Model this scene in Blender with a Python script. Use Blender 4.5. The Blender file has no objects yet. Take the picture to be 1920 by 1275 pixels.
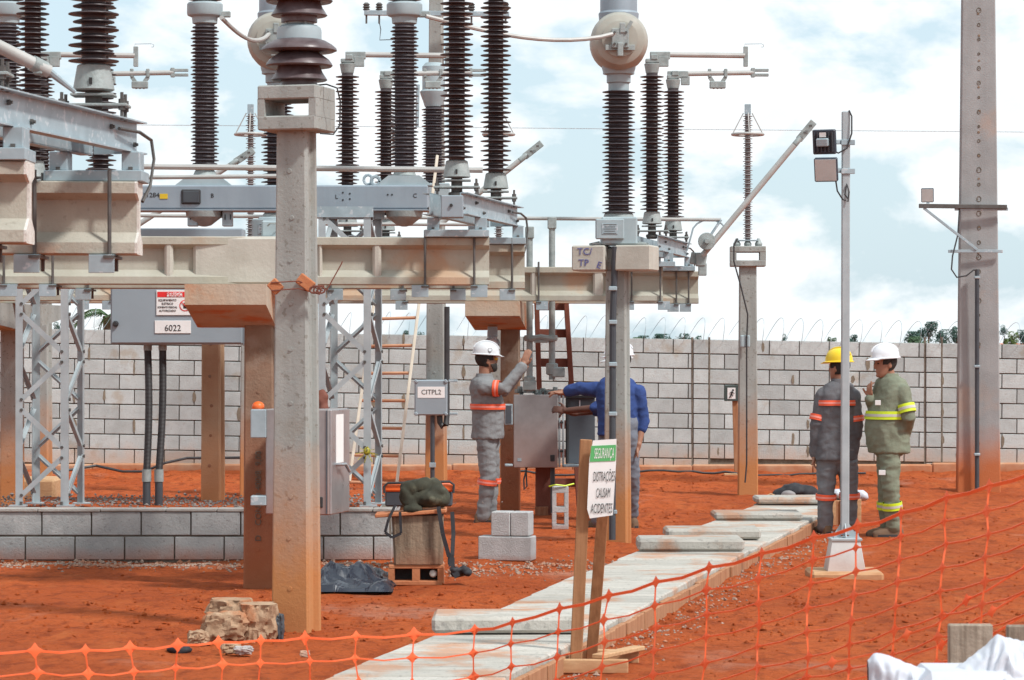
import bpy, bmesh, math, random
import numpy as np
from mathutils import Vector, Matrix, noise
rad = math.radians
S = bpy.context.scene
COL = S.collection
# ------------------------------------------------------------------ camera
F = 100/36*1920            # focal length in photo pixels
CH = 1.77                  # camera height
cam_d = bpy.data.cameras.new('camera'); cam = bpy.data.objects.new('camera', cam_d); COL.objects.link(cam)
cam.location = (0, 0, CH); cam.rotation_euler = (rad(90), 0, 0)
cam_d.lens = 100; cam_d.sensor_width = 36; cam_d.shift_y = 4.5/1920
cam_d.clip_start = 0.5; cam_d.clip_end = 6000
cam_d.dof.use_dof = True; cam_d.dof.focus_distance = 23; cam_d.dof.aperture_fstop = 16
S.camera = cam
# ------------------------------------------------------------------ sky + sun
SUN_EL, SUN_AZ = 50, 128        # degrees; azimuth clockwise from +Y
wd = bpy.data.worlds.new('World'); S.world = wd; wd.use_nodes = True
nt = wd.node_tree; N = nt.nodes; L = nt.links
bg = N['Background']; bg.inputs[1].default_value = 0.080
sk = N.new('ShaderNodeTexSky'); sk.sky_type = 'NISHITA'; sk.sun_disc = False
sk.sun_elevation = rad(SUN_EL); sk.sun_rotation = rad(SUN_AZ); sk.dust_density = 1.6; sk.air_density = 1.0
tc = N.new('ShaderNodeTexCoord'); mp = N.new('ShaderNodeMapping'); mp.inputs['Scale'].default_value = (15, 15, 27)
mp.inputs['Location'].default_value = (3.1, 1.9, 0.62)
n1 = N.new('ShaderNodeTexNoise'); n1.inputs['Scale'].default_value = 1.0; n1.inputs['Detail'].default_value = 8; n1.inputs['Roughness'].default_value = .56
n1.inputs['Distortion'].default_value = .15
cr = N.new('ShaderNodeValToRGB'); cr.color_ramp.elements[0].position = .42; cr.color_ramp.elements[1].position = .52
n2 = N.new('ShaderNodeTexNoise'); n2.inputs['Scale'].default_value = 2.3; n2.inputs['Detail'].default_value = 5
cc = N.new('ShaderNodeMixRGB'); cc.inputs[1].default_value = (6.3, 6.85, 7.1, 1); cc.inputs[2].default_value = (8.2, 8.4, 8.5, 1)
hz = N.new('ShaderNodeMixRGB'); hz.inputs[0].default_value = .75; hz.inputs[2].default_value = (5.2, 6.5, 7.2, 1)
mx = N.new('ShaderNodeMixRGB')
L.new(tc.outputs['Generated'], mp.inputs[0]); L.new(mp.outputs[0], n1.inputs['Vector']); L.new(mp.outputs[0], n2.inputs['Vector'])
L.new(n1.outputs[0], cr.inputs[0]); L.new(cr.outputs[0], mx.inputs[0]); L.new(n2.outputs[0], cc.inputs[0])
L.new(sk.outputs[0], hz.inputs[1]); L.new(hz.outputs[0], mx.inputs[1]); L.new(cc.outputs[0], mx.inputs[2]); L.new(mx.outputs[0], bg.inputs[0])
sd = bpy.data.lights.new('sun', 'SUN'); sun = bpy.data.objects.new('sun', sd); COL.objects.link(sun)
sd.energy = 2.1; sd.angle = rad(6); sd.color = (1, .985, .95)
to_sun = Vector((math.sin(rad(SUN_AZ))*math.cos(rad(SUN_EL)), math.cos(rad(SUN_AZ))*math.cos(rad(SUN_EL)), math.sin(rad(SUN_EL))))
sun.rotation_euler = (-to_sun).to_track_quat('-Z', 'Y').to_euler(); sun.location = (5, -5, 30)
S.view_settings.view_transform = 'Standard'; S.view_settings.look = 'None'; S.view_settings.exposure = 0.84; S.view_settings.gamma = 1
# ------------------------------------------------------------------ helpers
def at(px, py, d):
    return Vector(((px-960)*d/F, d, CH-(py-642)*d/F))
def gx(px, d): return (px-960)*d/F
def gzp(py, d): return CH-(py-642)*d/F
def pxm(n, d): return n*d/F              # photo pixels to metres at depth d

class MB:
    def __init__(s): s.v = []; s.f = []
    def add(s, vs, fs):
        o = len(s.v); s.v += [tuple(v) for v in vs]; s.f += [tuple(i+o for i in f) for f in fs]; return s
    def box(s, c, size, ch=0.0, M=None):
        h = [x/2 for x in size]; vs = []; fs = []
        if ch <= 0:
            for sx in (-1, 1):
                for sy in (-1, 1):
                    for sz in (-1, 1): vs.append(Vector((sx*h[0], sy*h[1], sz*h[2])))
            fs = [(0,1,3,2),(4,6,7,5),(0,4,5,1),(2,3,7,6),(0,2,6,4),(1,5,7,3)]
        else:
            ch = min(ch, min(h)*.9); idx = {}
            for sx in (-1, 1):
                for sy in (-1, 1):
                    for sz in (-1, 1):
                        for a in range(3):
                            q = [sx*(h[0]-ch), sy*(h[1]-ch), sz*(h[2]-ch)]; q[a] = (sx, sy, sz)[a]*h[a]
                            idx[(sx, sy, sz, a)] = len(vs); vs.append(Vector(q))
            for a in range(3):
                b, c2 = [i for i in range(3) if i != a]
                for sg in (-1, 1):
                    q = []
                    for (u, w) in ((-1,-1),(1,-1),(1,1),(-1,1)):
                        k = [0,0,0]; k[a] = sg; k[b] = u; k[c2] = w; q.append(idx[(*k, a)])
                    fs.append(tuple(q))
                for u in (-1, 1):
                    for w in (-1, 1):
                        k0 = [0,0,0]; k1 = [0,0,0]; k0[a] = -1; k1[a] = 1
                        for k in (k0, k1): k[b] = u; k[c2] = w
                        fs.append((idx[(*k0, b)], idx[(*k1, b)], idx[(*k1, c2)], idx[(*k0, c2)]))
            for sx in (-1, 1):
                for sy in (-1, 1):
                    for sz in (-1, 1): fs.append((idx[(sx,sy,sz,0)], idx[(sx,sy,sz,1)], idx[(sx,sy,sz,2)]))
        c = Vector(c)
        vs = [((M @ v) if M is not None else v)+c for v in vs]
        return s.add(vs, fs)
    def span(s, p0, p1, ch=0.0):
        p0, p1 = Vector(p0), Vector(p1)
        return s.box((p0+p1)/2, [abs(a) for a in (p1-p0)], ch)
    def bar(s, p0, p1, w, h, ch=0.0, up=(0,0,1)):
        p0, p1 = Vector(p0), Vector(p1); d = p1-p0; z = d.normalized(); u = Vector(up)
        if abs(z.dot(u)) > .98: u = Vector((0, 1, 0))
        x = u.cross(z).normalized(); y = z.cross(x)
        M = Matrix((x, y, z)).transposed()
        return s.box((p0+p1)/2, (w, h, d.length), ch, M)
    def tube(s, pts, r, n=8, caps=True):
        pts = [Vector(p) for p in pts]; R = r if isinstance(r, (list, tuple)) else [r]*len(pts)
        vs = []; fs = []; prev = None
        for i, p in enumerate(pts):
            t = (pts[min(i+1, len(pts)-1)]-pts[max(i-1, 0)])
            t = t.normalized() if t.length > 1e-9 else Vector((0,0,1))
            if prev is None:
                a = Vector((0,0,1)) if abs(t.z) < .9 else Vector((0,1,0)); x = a.cross(t).normalized()
            else:
                x = prev-t*prev.dot(t); x = x.normalized() if x.length > 1e-6 else t.orthogonal().normalized()
            prev = x; y = t.cross(x)
            for k in range(n):
                a = 2*math.pi*k/n; vs.append(p+(x*math.cos(a)+y*math.sin(a))*R[i])
        for i in range(len(pts)-1):
            for k in range(n):
                fs.append((i*n+k, i*n+(k+1) % n, (i+1)*n+(k+1) % n, (i+1)*n+k))
        if caps:
            fs.append(tuple(range(n-1, -1, -1))); fs.append(tuple(range((len(pts)-1)*n, len(pts)*n)))
        return s.add(vs, fs)
    def lathe(s, prof, c=(0,0,0), n=20, M=None):
        c = Vector(c); vs = []; fs = []
        for (r, z) in prof:
            for k in range(n):
                a = 2*math.pi*k/n; v = Vector((r*math.cos(a), r*math.sin(a), z)); vs.append((M @ v if M is not None else v)+c)
        m = len(prof)
        for i in range(m-1):
            for k in range(n): fs.append((i*n+k, i*n+(k+1) % n, (i+1)*n+(k+1) % n, (i+1)*n+k))
        fs.append(tuple(range(n-1, -1, -1))); fs.append(tuple(range((m-1)*n, m*n)))
        return s.add(vs, fs)
    def prism(s, poly, p0, ax, ay, az):     # poly (u,v) in axes ax,ay from p0, extruded by az
        p0, ax, ay, az = map(Vector, (p0, ax, ay, az)); n = len(poly)
        vs = [p0+ax*u+ay*v for u, v in poly]+[p0+ax*u+ay*v+az for u, v in poly]
        fs = [tuple(range(n)), tuple(range(2*n-1, n-1, -1))]+[(i, (i+1) % n, n+(i+1) % n, n+i) for i in range(n)]
        return s.add(vs, fs)
    def loft(s, rings, caps=True):
        n = len(rings[0]); vs = [p for r in rings for p in r]; fs = []
        for i in range(len(rings)-1):
            for k in range(n): fs.append((i*n+k, i*n+(k+1) % n, (i+1)*n+(k+1) % n, (i+1)*n+k))
        if caps: fs.append(tuple(range(n-1, -1, -1))); fs.append(tuple(range((len(rings)-1)*n, len(rings)*n)))
        return s.add(vs, fs)
    def ell(s, c, r, M=None, n=14, m=8):
        c = Vector(c); rings = []
        for i in range(m+1):
            t = math.pi*(.02+.96*i/m); q = []
            for k in range(n):
                a = 2*math.pi*k/n; v = Vector((r[0]*math.sin(t)*math.cos(a), r[1]*math.sin(t)*math.sin(a), -r[2]*math.cos(t)))
                q.append((M @ v if M is not None else v)+c)
            rings.append(q)
        return s.loft(rings)
    def limb(s, pts, radii, n=12):
        pts = [Vector(p) for p in pts]
        d0 = (pts[0]-pts[1]).normalized(); d1 = (pts[-1]-pts[-2]).normalized()
        P = [pts[0]+d0*radii[0]*.8, pts[0]+d0*radii[0]*.45]+pts+[pts[-1]+d1*radii[-1]*.45, pts[-1]+d1*radii[-1]*.8]
        R = [radii[0]*.45, radii[0]*.85]+list(radii)+[radii[-1]*.85, radii[-1]*.45]
        return s.tube(P, R, n)
    def mesh(s, name, smooth=False, fix=True):
        me = bpy.data.meshes.new(name); me.from_pydata([tuple(v) for v in s.v], [], s.f)
        if fix:
            bm = bmesh.new(); bm.from_mesh(me); bmesh.ops.recalc_face_normals(bm, faces=bm.faces); bm.to_mesh(me); bm.free()
        if smooth: me.polygons.foreach_set('use_smooth', [True]*len(me.polygons))
        me.update(); return me

def autosmooth(me, deg=35):
    me.polygons.foreach_set('use_smooth', [True]*len(me.polygons))
    try: me.set_sharp_from_angle(angle=rad(deg))
    except Exception: pass
def props(o, label=None, cat=None, group=None, kind=None):
    if label: o['label'] = label
    if cat: o['category'] = cat
    if group: o['group'] = group
    if kind: o['kind'] = kind
    return o
def thing(name, label, cat, loc=(0,0,0), rz=0, group=None):
    o = bpy.data.objects.new(name, None); COL.objects.link(o); o.empty_display_size = .1
    o.location = loc; o.rotation_euler = (0, 0, rz)
    return props(o, label, cat, group)
def root_of(o):
    while o.parent: o = o.parent
    return o
def link(name, me, m, parent=None):
    o = bpy.data.objects.new(name, me); COL.objects.link(o)
    if m is not None:
        if not me.materials: me.materials.append(m)
    if parent: o.parent = parent
    return o
def part(mb, name, m, parent, world=True, smooth=None, deg=35):
    if world:
        L0 = root_of(parent).location
        mb.v = [(v[0]-L0[0], v[1]-L0[1], v[2]-L0[2]) for v in mb.v]
    me = mb.mesh(name)
    if smooth is not False: autosmooth(me, deg)
    return link(name, me, m, parent)
def single(mb, name, m, label, cat, base, group=None, smooth=None, kind=None, deg=35):
    base = Vector(base); mb.v = [tuple(Vector(v)-base) for v in mb.v]
    me = mb.mesh(name)
    if smooth is not False: autosmooth(me, deg)
    o = link(name, me, m); o.location = base
    return props(o, label, cat, group, kind)
TMP = bpy.data.scenes.new('scratch')
def baked(o):
    TMP.collection.objects.link(o); vl = TMP.view_layers[0]; vl.update(); dg = vl.depsgraph
    me = bpy.data.meshes.new_from_object(o.evaluated_get(dg)); bpy.data.objects.remove(o); return me
def remesh(mb, voxel, wr=0, wscale=10, seed=0, smooth_it=2, aniso=(1,1,1), fine=0):
    me = mb.mesh('tmp'); o = bpy.data.objects.new('tmp', me)
    md = o.modifiers.new('r', 'REMESH'); md.mode = 'VOXEL'; md.voxel_size = voxel
    if smooth_it:
        m2 = o.modifiers.new('s', 'SMOOTH'); m2.iterations = smooth_it; m2.factor = .5
    out = baked(o); bpy.data.meshes.remove(me)
    if wr:
        off = Vector((seed*7.3, seed*3.1, seed*1.7))
        nv = len(out.vertices); co = np.empty(nv*3); no = np.empty(nv*3); out.vertices.foreach_get('co', co); out.vertices.foreach_get('normal', no)
        co = co.reshape(-1, 3); no = no.reshape(-1, 3); ks = np.empty(nv)
        for i, c in enumerate(co.tolist()):
            p = Vector((c[0]*aniso[0], c[1]*aniso[1], c[2]*aniso[2]))*wscale+off
            ks[i] = wr*((1-2*abs(noise.noise(p)))*.7+noise.noise(p*2.7)*.4)
        out.vertices.foreach_set('co', (co+no*ks[:, None]).ravel())
    out.polygons.foreach_set('use_smooth', [True]*len(out.polygons)); out.update()
    return out
def mpart(me, name, m, parent):
    L0 = root_of(parent).location
    for v in me.vertices: v.co -= L0
    return link(name, me, m, parent)
def text(s, size, pos, m, parent, name='lettering', rx=(1,0,0), ry=(0,0,1), align='CENTER', ext=.0015, world=True, sx=1.0):
    cu = bpy.data.curves.new('t', 'FONT'); cu.body = s; cu.size = size; cu.extrude = ext; cu.align_x = align; cu.align_y = 'CENTER'
    cu.resolution_u = 3
    o = bpy.data.objects.new('t', cu); me = baked(o)
    x = Vector(rx).normalized(); y = Vector(ry).normalized(); z = x.cross(y)
    M = Matrix((x*sx, y, z)).transposed().to_4x4(); M.translation = Vector(pos)-(Vector(root_of(parent).location) if world else Vector())
    me.transform(M); me.name = name; me.materials.clear()
    return link(name, me, m, parent)
def copy_tree(o, parent=None):
    c = o.copy(); COL.objects.link(c); c.parent = parent
    for ch in list(o.children): copy_tree(ch, c)
    return c
rng = random.Random(11)
# ------------------------------------------------------------------ materials
def mat(name, col, col2=None, scale=4, rough=.75, metal=0, bump=.15, bscale=60, dust=None, rnd=0, streak=0, spec=.4, spots=None, stretch=None, detail=6, dustcol=(.36,.10,.032), trans=0, blotch=None):
    m = bpy.data.materials.new(name); m.use_nodes = True; t = m.node_tree; n = t.nodes; l = t.links; b = n['Principled BSDF']
    def mixc(fac, a, c2):
        x = n.new('ShaderNodeMixRGB')
        if isinstance(fac, float): x.inputs[0].default_value = fac
        else: l.new(fac, x.inputs[0])
        for i, q in ((1, a), (2, c2)):
            if isinstance(q, tuple): x.inputs[i].default_value = (*q, 1)
            else: l.new(q, x.inputs[i])
        return x.outputs[0]
    def ramp(src, a, c2):
        x = n.new('ShaderNodeMapRange'); x.inputs[1].default_value = a; x.inputs[2].default_value = c2; x.clamp = True
        l.new(src, x.inputs[0]); return x.outputs[0]
    def noi(sc, det=6, st=None, ro=.55):
        x = n.new('ShaderNodeTexNoise'); x.inputs['Scale'].default_value = sc; x.inputs['Detail'].default_value = det; x.inputs['Roughness'].default_value = ro
        if st:
            mp = n.new('ShaderNodeMapping'); mp.inputs['Scale'].default_value = st; l.new(pos, mp.inputs[0]); l.new(mp.outputs[0], x.inputs['Vector'])
        else: l.new(pos, x.inputs['Vector'])
        return x.outputs[0]
    def math_(op, a, c2):
        x = n.new('ShaderNodeMath'); x.operation = op
        for i, q in ((0, a), (1, c2)):
            if isinstance(q, (int, float)): x.inputs[i].default_value = q
            else: l.new(q, x.inputs[i])
        return x.outputs[0]
    g = n.new('ShaderNodeNewGeometry'); pos = g.outputs['Position']
    col2 = col2 or tuple(c*.72 for c in col)
    c = mixc(ramp(noi(scale, detail, stretch), .33, .68), col, col2)
    if streak:
        c = mixc(math_('MULTIPLY', ramp(noi(7, 4, (1, 1, .06)), .5, .72), streak), c, tuple(x*.55 for x in col))
    if blotch:       # (colour, scale, threshold, amount)
        c = mixc(math_('MULTIPLY', ramp(noi(blotch[1], 5), blotch[2], blotch[2]+.1), blotch[3]), c, blotch[0])
    if spots:
        c = mixc(math_('MULTIPLY', ramp(noi(spots[1], 2), spots[2], spots[2]+.05), spots[3]), c, spots[0])
    if rnd:
        oi = n.new('ShaderNodeObjectInfo'); r = n.new('ShaderNodeMapRange'); r.inputs[3].default_value = 1-rnd; r.inputs[4].default_value = 1+rnd
        l.new(oi.outputs['Random'], r.inputs[0])
        hv = n.new('ShaderNodeHueSaturation'); l.new(r.outputs[0], hv.inputs['Value']); l.new(c, hv.inputs['Color']); c = hv.outputs[0]
    if dust:         # red soil stain that climbs from the ground: (z0 full, z1 none, amount)
        sx = n.new('ShaderNodeSeparateXYZ'); l.new(pos, sx.inputs[0])
        zz = math_('ADD', sx.outputs[2], math_('MULTIPLY', math_('SUBTRACT', noi(5, 6), .5), dust[3] if len(dust) > 3 else .5))
        k = ramp(zz, dust[1], dust[0]); k = math_('MULTIPLY', k, dust[2])
        c = mixc(k, c, dustcol)
    l.new(c, b.inputs['Base Color'])
    b.inputs['Metallic'].default_value = metal; b.inputs['Specular IOR Level'].default_value = spec
    rr = n.new('ShaderNodeMapRange'); rr.inputs[3].default_value = max(.05, rough-.1); rr.inputs[4].default_value = min(1, rough+.12)
    l.new(noi(scale*3, 4), rr.inputs[0]); l.new(rr.outputs[0], b.inputs['Roughness'])
    if bump:
        bp = n.new('ShaderNodeBump'); bp.inputs['Strength'].default_value = bump; bp.inputs['Distance'].default_value = .01
        l.new(noi(bscale, 6, None, .65), bp.inputs['Height']); l.new(bp.outputs[0], b.inputs['Normal'])
    if trans: b.inputs['Transmission Weight'].default_value = trans
    return m
RED = (.36, .10, .032)
m_conc = mat('concrete_post', (.36,.375,.355), (.27,.28,.265), scale=3, bump=.35, bscale=45, dust=(.35, 1.2, .95, .6), dustcol=(.47,.19,.06), streak=.5, rough=.85, spots=((.2,.19,.165), 28, .62, .7), blotch=((.27,.255,.22), 2.6, .56, .55), stretch=(1,1,.5))
m_conc_r = mat('concrete_post_dusty', (.27,.20,.145), (.19,.12,.08), scale=4, bump=.6, bscale=45, dust=(.1, 1.7, .75, .9), streak=.6, blotch=((.34,.30,.25), 3, .58, .6), rough=.88)
m_beam = mat('concrete_beam', (.43,.42,.36), (.33,.31,.25), scale=2.2, bump=.3, bscale=40, streak=.3, rough=.85, blotch=((.46,.25,.13), 1.3, .53, .6), spots=((.3,.24,.18), 30, .68, .5))
m_beam_rib = mat('concrete_beam_rib', (.49,.475,.42), (.39,.37,.32), scale=4, bump=.3, bscale=40, streak=.25, rough=.85)
m_corbel = mat('concrete_corbel', (.46,.385,.305), (.43,.29,.19), scale=2.6, bump=.5, bscale=35, rough=.88, blotch=((.46,.15,.05), 2.6, .53, .85), streak=.4)
m_block = mat('concrete_block', (.48,.525,.52), (.395,.43,.425), scale=5, bump=.8, bscale=70, rough=.93, rnd=.15, dust=(.0, .42, .75, .45), dustcol=(.50,.25,.13), blotch=((.35,.30,.23), 3.2, .60, .6), spots=((.38,.375,.36), 30, .60, .5))
m_block2 = mat('concrete_block_grey', (.40,.415,.41), (.30,.315,.315), scale=5, bump=.7, bscale=55, rough=.93, rnd=.1, dust=(-.05, .12, .8, .2), spots=((.18,.18,.175), 35, .64, .5), blotch=((.5,.5,.49), 6, .6, .5))
m_block3 = mat('loose_block_grey', (.47,.475,.475), (.38,.385,.385), scale=9, bump=.8, bscale=80, rough=.93, dust=(-.02,.06,.6,.1), spots=((.25,.25,.24), 60, .62, .5))
m_mortar = mat('mortar', (.21,.18,.145), (.11,.092,.072), scale=14, bump=.8, bscale=50, rough=.95)
m_slab = mat('pale_slab', (.49,.465,.42), (.37,.35,.31), scale=7, bump=.8, bscale=40, rough=.95, rnd=.12, blotch=((.44,.20,.10), 1.9, .51, .7), spots=((.26,.25,.23), 26, .60, .6), stretch=(.5,2,1))
m_soil = None
m_galv = mat('galvanised_steel', (.37,.46,.50), (.28,.355,.39), scale=9, rough=.45, metal=.25, bump=.05, spec=.5, spots=((.62,.64,.66), 22, .6, .5))
m_lat = mat('lattice_steel', (.43,.485,.505), (.34,.385,.405), scale=6, rough=.5, metal=.2, bump=.05, streak=.2)
m_grey = mat('grey_paint', (.28,.335,.375), (.255,.305,.34), scale=3, rough=.5, bump=.03)
m_brk = mat('blue_grey_paint', (.29,.345,.39), (.25,.30,.345), scale=4, rough=.45, bump=.04, streak=.25, metal=.2)
m_brk_l = mat('pale_blue_grey_paint', (.35,.425,.45), (.29,.36,.385), scale=6, rough=.5, bump=.04)
m_por = mat('brown_porcelain', (.045,.036,.040), (.085,.072,.076), scale=7, rough=.42, bump=.03, spec=.35)
m_por2 = mat('dark_porcelain', (.058,.05,.058), (.085,.075,.082), scale=7, rough=.45, bump=.03, spec=.35)
m_porr = mat('reddish_porcelain', (.068,.045,.048), (.135,.105,.11), scale=9, rough=.35, bump=.03, spec=.4)
m_cast = mat('cast_metal', (.35,.39,.385), (.24,.275,.27), scale=14, rough=.6, metal=.2, bump=.3, bscale=70)
m_dark_cast = mat('dark_metal', (.13,.125,.12), (.09,.085,.08), scale=14, rough=.6, metal=.4, bump=.2)
m_alu = mat('aluminium_tube', (.45,.45,.435), (.36,.36,.345), scale=5, rough=.5, metal=.1, bump=.05)
m_olive = mat('beige_grey_paint', (.40,.39,.34), (.31,.30,.26), scale=5, rough=.5, bump=.05, streak=.15)
m_rubber = mat('black_rubber', (.03,.03,.032), (.045,.045,.048), scale=10, rough=.55, bump=.1)
m_conduit = mat('dark_conduit', (.06,.07,.08), (.05,.055,.065), scale=10, rough=.5, bump=.05)
m_wood = mat('brown_timber', (.36,.18,.085), (.25,.115,.05), scale=5, rough=.8, bump=.3, bscale=30, stretch=(8,8,.8))
m_wood_l = mat('pale_timber', (.56,.36,.20), (.42,.24,.12), scale=5, rough=.85, bump=.3, bscale=30, stretch=(2,8,8), dust=(-.02,.1,.5,.2))
m_wood_g = mat('weathered_timber', (.40,.33,.26), (.20,.155,.115), scale=14, rough=.9, bump=.5, bscale=40, stretch=(5,5,.3), dust=(.55,.83,.85,.10))
m_wood_r = mat('red_painted_timber', (.20,.07,.045), (.15,.05,.035), scale=6, rough=.75, bump=.2, bscale=40)
m_trench = mat('trench_side_board', (.42,.22,.12), (.30,.13,.06), scale=4, rough=.9, bump=.4, bscale=30, stretch=(6,6,.6))
m_net = mat('orange_net_plastic', (.93,.17,.055), (.88,.14,.045), scale=4, rough=.4, bump=.02, spec=.5)
m_white = mat('white_paint', (.80,.80,.79), (.74,.74,.73), scale=4, rough=.5, bump=.03)
m_whiteplastic = mat('white_hard_plastic', (.68,.70,.73), (.64,.66,.69), scale=4, rough=.3, bump=.0, spec=.5)
m_sack = mat('white_sack', (.56,.58,.63), (.47,.49,.55), scale=3, rough=.55, bump=.3, bscale=14)
m_black = mat('black_print', (.02,.02,.02), (.03,.03,.03), rough=.6, bump=0)
m_redp = mat('red_print', (.72,.03,.03), (.68,.03,.03), rough=.5, bump=0)
m_green = mat('green_print', (.10,.42,.14), (.09,.38,.13), rough=.5, bump=0)
m_bluemark = mat('blue_marker', (.10,.11,.30), (.12,.13,.32), rough=.6, bump=0)
m_yellow = mat('yellow_plastic', (.85,.62,.02), (.80,.56,.02), rough=.35, bump=0, spec=.5)
m_yelstk = mat('yellow_sticker', (.72,.50,.03), None, rough=.5, bump=0)
m_lime = mat('lime_tape', (.62,.78,.03), (.56,.72,.03), rough=.45, bump=.05)
m_silver = mat('reflective_grey', (.62,.60,.55), None, rough=.4, bump=0)
m_orange = mat('orange_tape', (.88,.13,.05), (.80,.10,.04), rough=.45, bump=.05)
m_pinktape = mat('salmon_reflective', (.88,.33,.28), (.80,.25,.2), rough=.4, bump=.03)
m_fab_grey = mat('grey_cloth', (.245,.25,.255), (.195,.20,.205), scale=9, rough=.95, bump=.9, bscale=17, spec=.1)
m_fab_dgrey = mat('dark_grey_cloth', (.155,.155,.165), (.115,.115,.125), scale=9, rough=.95, bump=.9, bscale=17, spec=.1)
m_fab_green = mat('sage_cloth', (.215,.235,.175), (.165,.18,.13), scale=8, rough=.95, bump=.9, bscale=17, spec=.1)
m_fab_blue = mat('blue_cloth', (.045,.08,.235), (.033,.06,.18), scale=8, rough=.9, bump=.9, bscale=17, spec=.15)
m_jeans = mat('faded_jeans', (.20,.215,.25), (.13,.14,.17), scale=8, rough=.95, bump=.3, bscale=60, spec=.1)
m_skin = mat('skin', (.34,.17,.11), (.29,.14,.09), scale=12, rough=.55, bump=.05)
m_skin_d = mat('deep_skin', (.12,.055,.04), (.10,.045,.033), scale=12, rough=.5, bump=.05)
m_hair = mat('black_hair', (.02,.017,.015), (.03,.026,.023), scale=40, rough=.7, bump=.6, bscale=90)
m_boot = mat('boot_leather', (.13,.085,.055), (.18,.10,.055), scale=12, rough=.8, bump=.3)
m_olivebag = mat('olive_canvas', (.030,.030,.020), (.055,.054,.036), scale=9, rough=.9, bump=.4, bscale=50, blotch=((.11,.105,.07), 9, .56, .7))
m_blackbag = mat('black_nylon', (.016,.016,.02), (.03,.03,.035), scale=9, rough=.7, bump=.3, bscale=40)
m_poly = mat('black_polythene', (.022,.028,.042), (.03,.036,.05), scale=9, rough=.22, bump=.15, bscale=20, spec=.6)
m_clay = mat('clay_block', (.50,.20,.095), (.42,.15,.065), scale=8, rough=.9, bump=.5, bscale=50)
m_log = mat('weathered_concrete_stub', (.29,.215,.15), (.12,.085,.06), scale=6, rough=.9, bump=.7, bscale=35, stretch=(5,5,.4), streak=.5, dust=(.1,.28,.5,.2))
m_rub = mat('rubble', (.46,.32,.21), (.27,.15,.085), scale=11, rough=.95, bump=1.0, bscale=28, blotch=((.40,.14,.055), 4, .52, .7))
m_gravel = mat('gravel', (.40,.30,.24), (.24,.16,.12), scale=14, rough=.9, bump=.3, blotch=((.40,.15,.07), 2, .5, .8))
m_gravel_g = mat('grey_gravel', (.27,.235,.21), (.15,.13,.125), scale=16, rough=.9, bump=.3, blotch=((.40,.2,.12), 3, .58, .6))
m_glass = mat('lamp_glass', (.50,.51,.50), (.42,.43,.42), scale=6, rough=.12, bump=0, spec=.6)
m_ins_w = mat('grey_polymer', (.26,.245,.245), (.20,.19,.19), scale=6, rough=.6, bump=.03)
m_oring = mat('orange_plastic', (.85,.16,.03), (.78,.13,.03), rough=.4, bump=0)
m_bluep = mat('blue_plastic', (.03,.12,.65), None, rough=.35, bump=0)
m_ladw = mat('white_fibreglass', (.70,.66,.56), (.60,.55,.45), scale=8, rough=.6, bump=.1)
m_rung = mat('dusty_rung', (.52,.28,.17), (.46,.22,.12), scale=8, rough=.7, bump=.1)
m_lens = mat('amber_lens', (.75,.48,.03), None, rough=.15, bump=0, spec=.6)
m_steelcab = mat('cabinet_steel', (.33,.315,.315), (.28,.27,.27), scale=12, rough=.5, metal=.2, bump=.06, bscale=90, streak=.15, dust=(.55,1.0,.35,.3))
m_cabdark = mat('cabinet_inside', (.085,.095,.11), (.07,.08,.095), scale=4, rough=.5, bump=.03)
m_steel_b = mat('bright_steel', (.55,.56,.57), (.38,.39,.41), scale=5, rough=.3, metal=.75, bump=.1, bscale=12, stretch=(1,1,.35))
m_leaf = [mat('foliage_%d' % i, c, tuple(x*.6 for x in c), scale=.6, rough=.8, bump=0, spec=.2) for i, c in enumerate([(.055,.115,.095), (.085,.155,.085), (.12,.19,.06)])]  # distance haze over the far trees is put into the bluish leaf tones
m_palm = mat('palm_foliage', (.06,.13,.04), (.035,.08,.025), scale=3, rough=.6, bump=0)
m_bark = mat('bark', (.12,.085,.06), None, scale=8, rough=.9, bump=.3)
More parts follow.
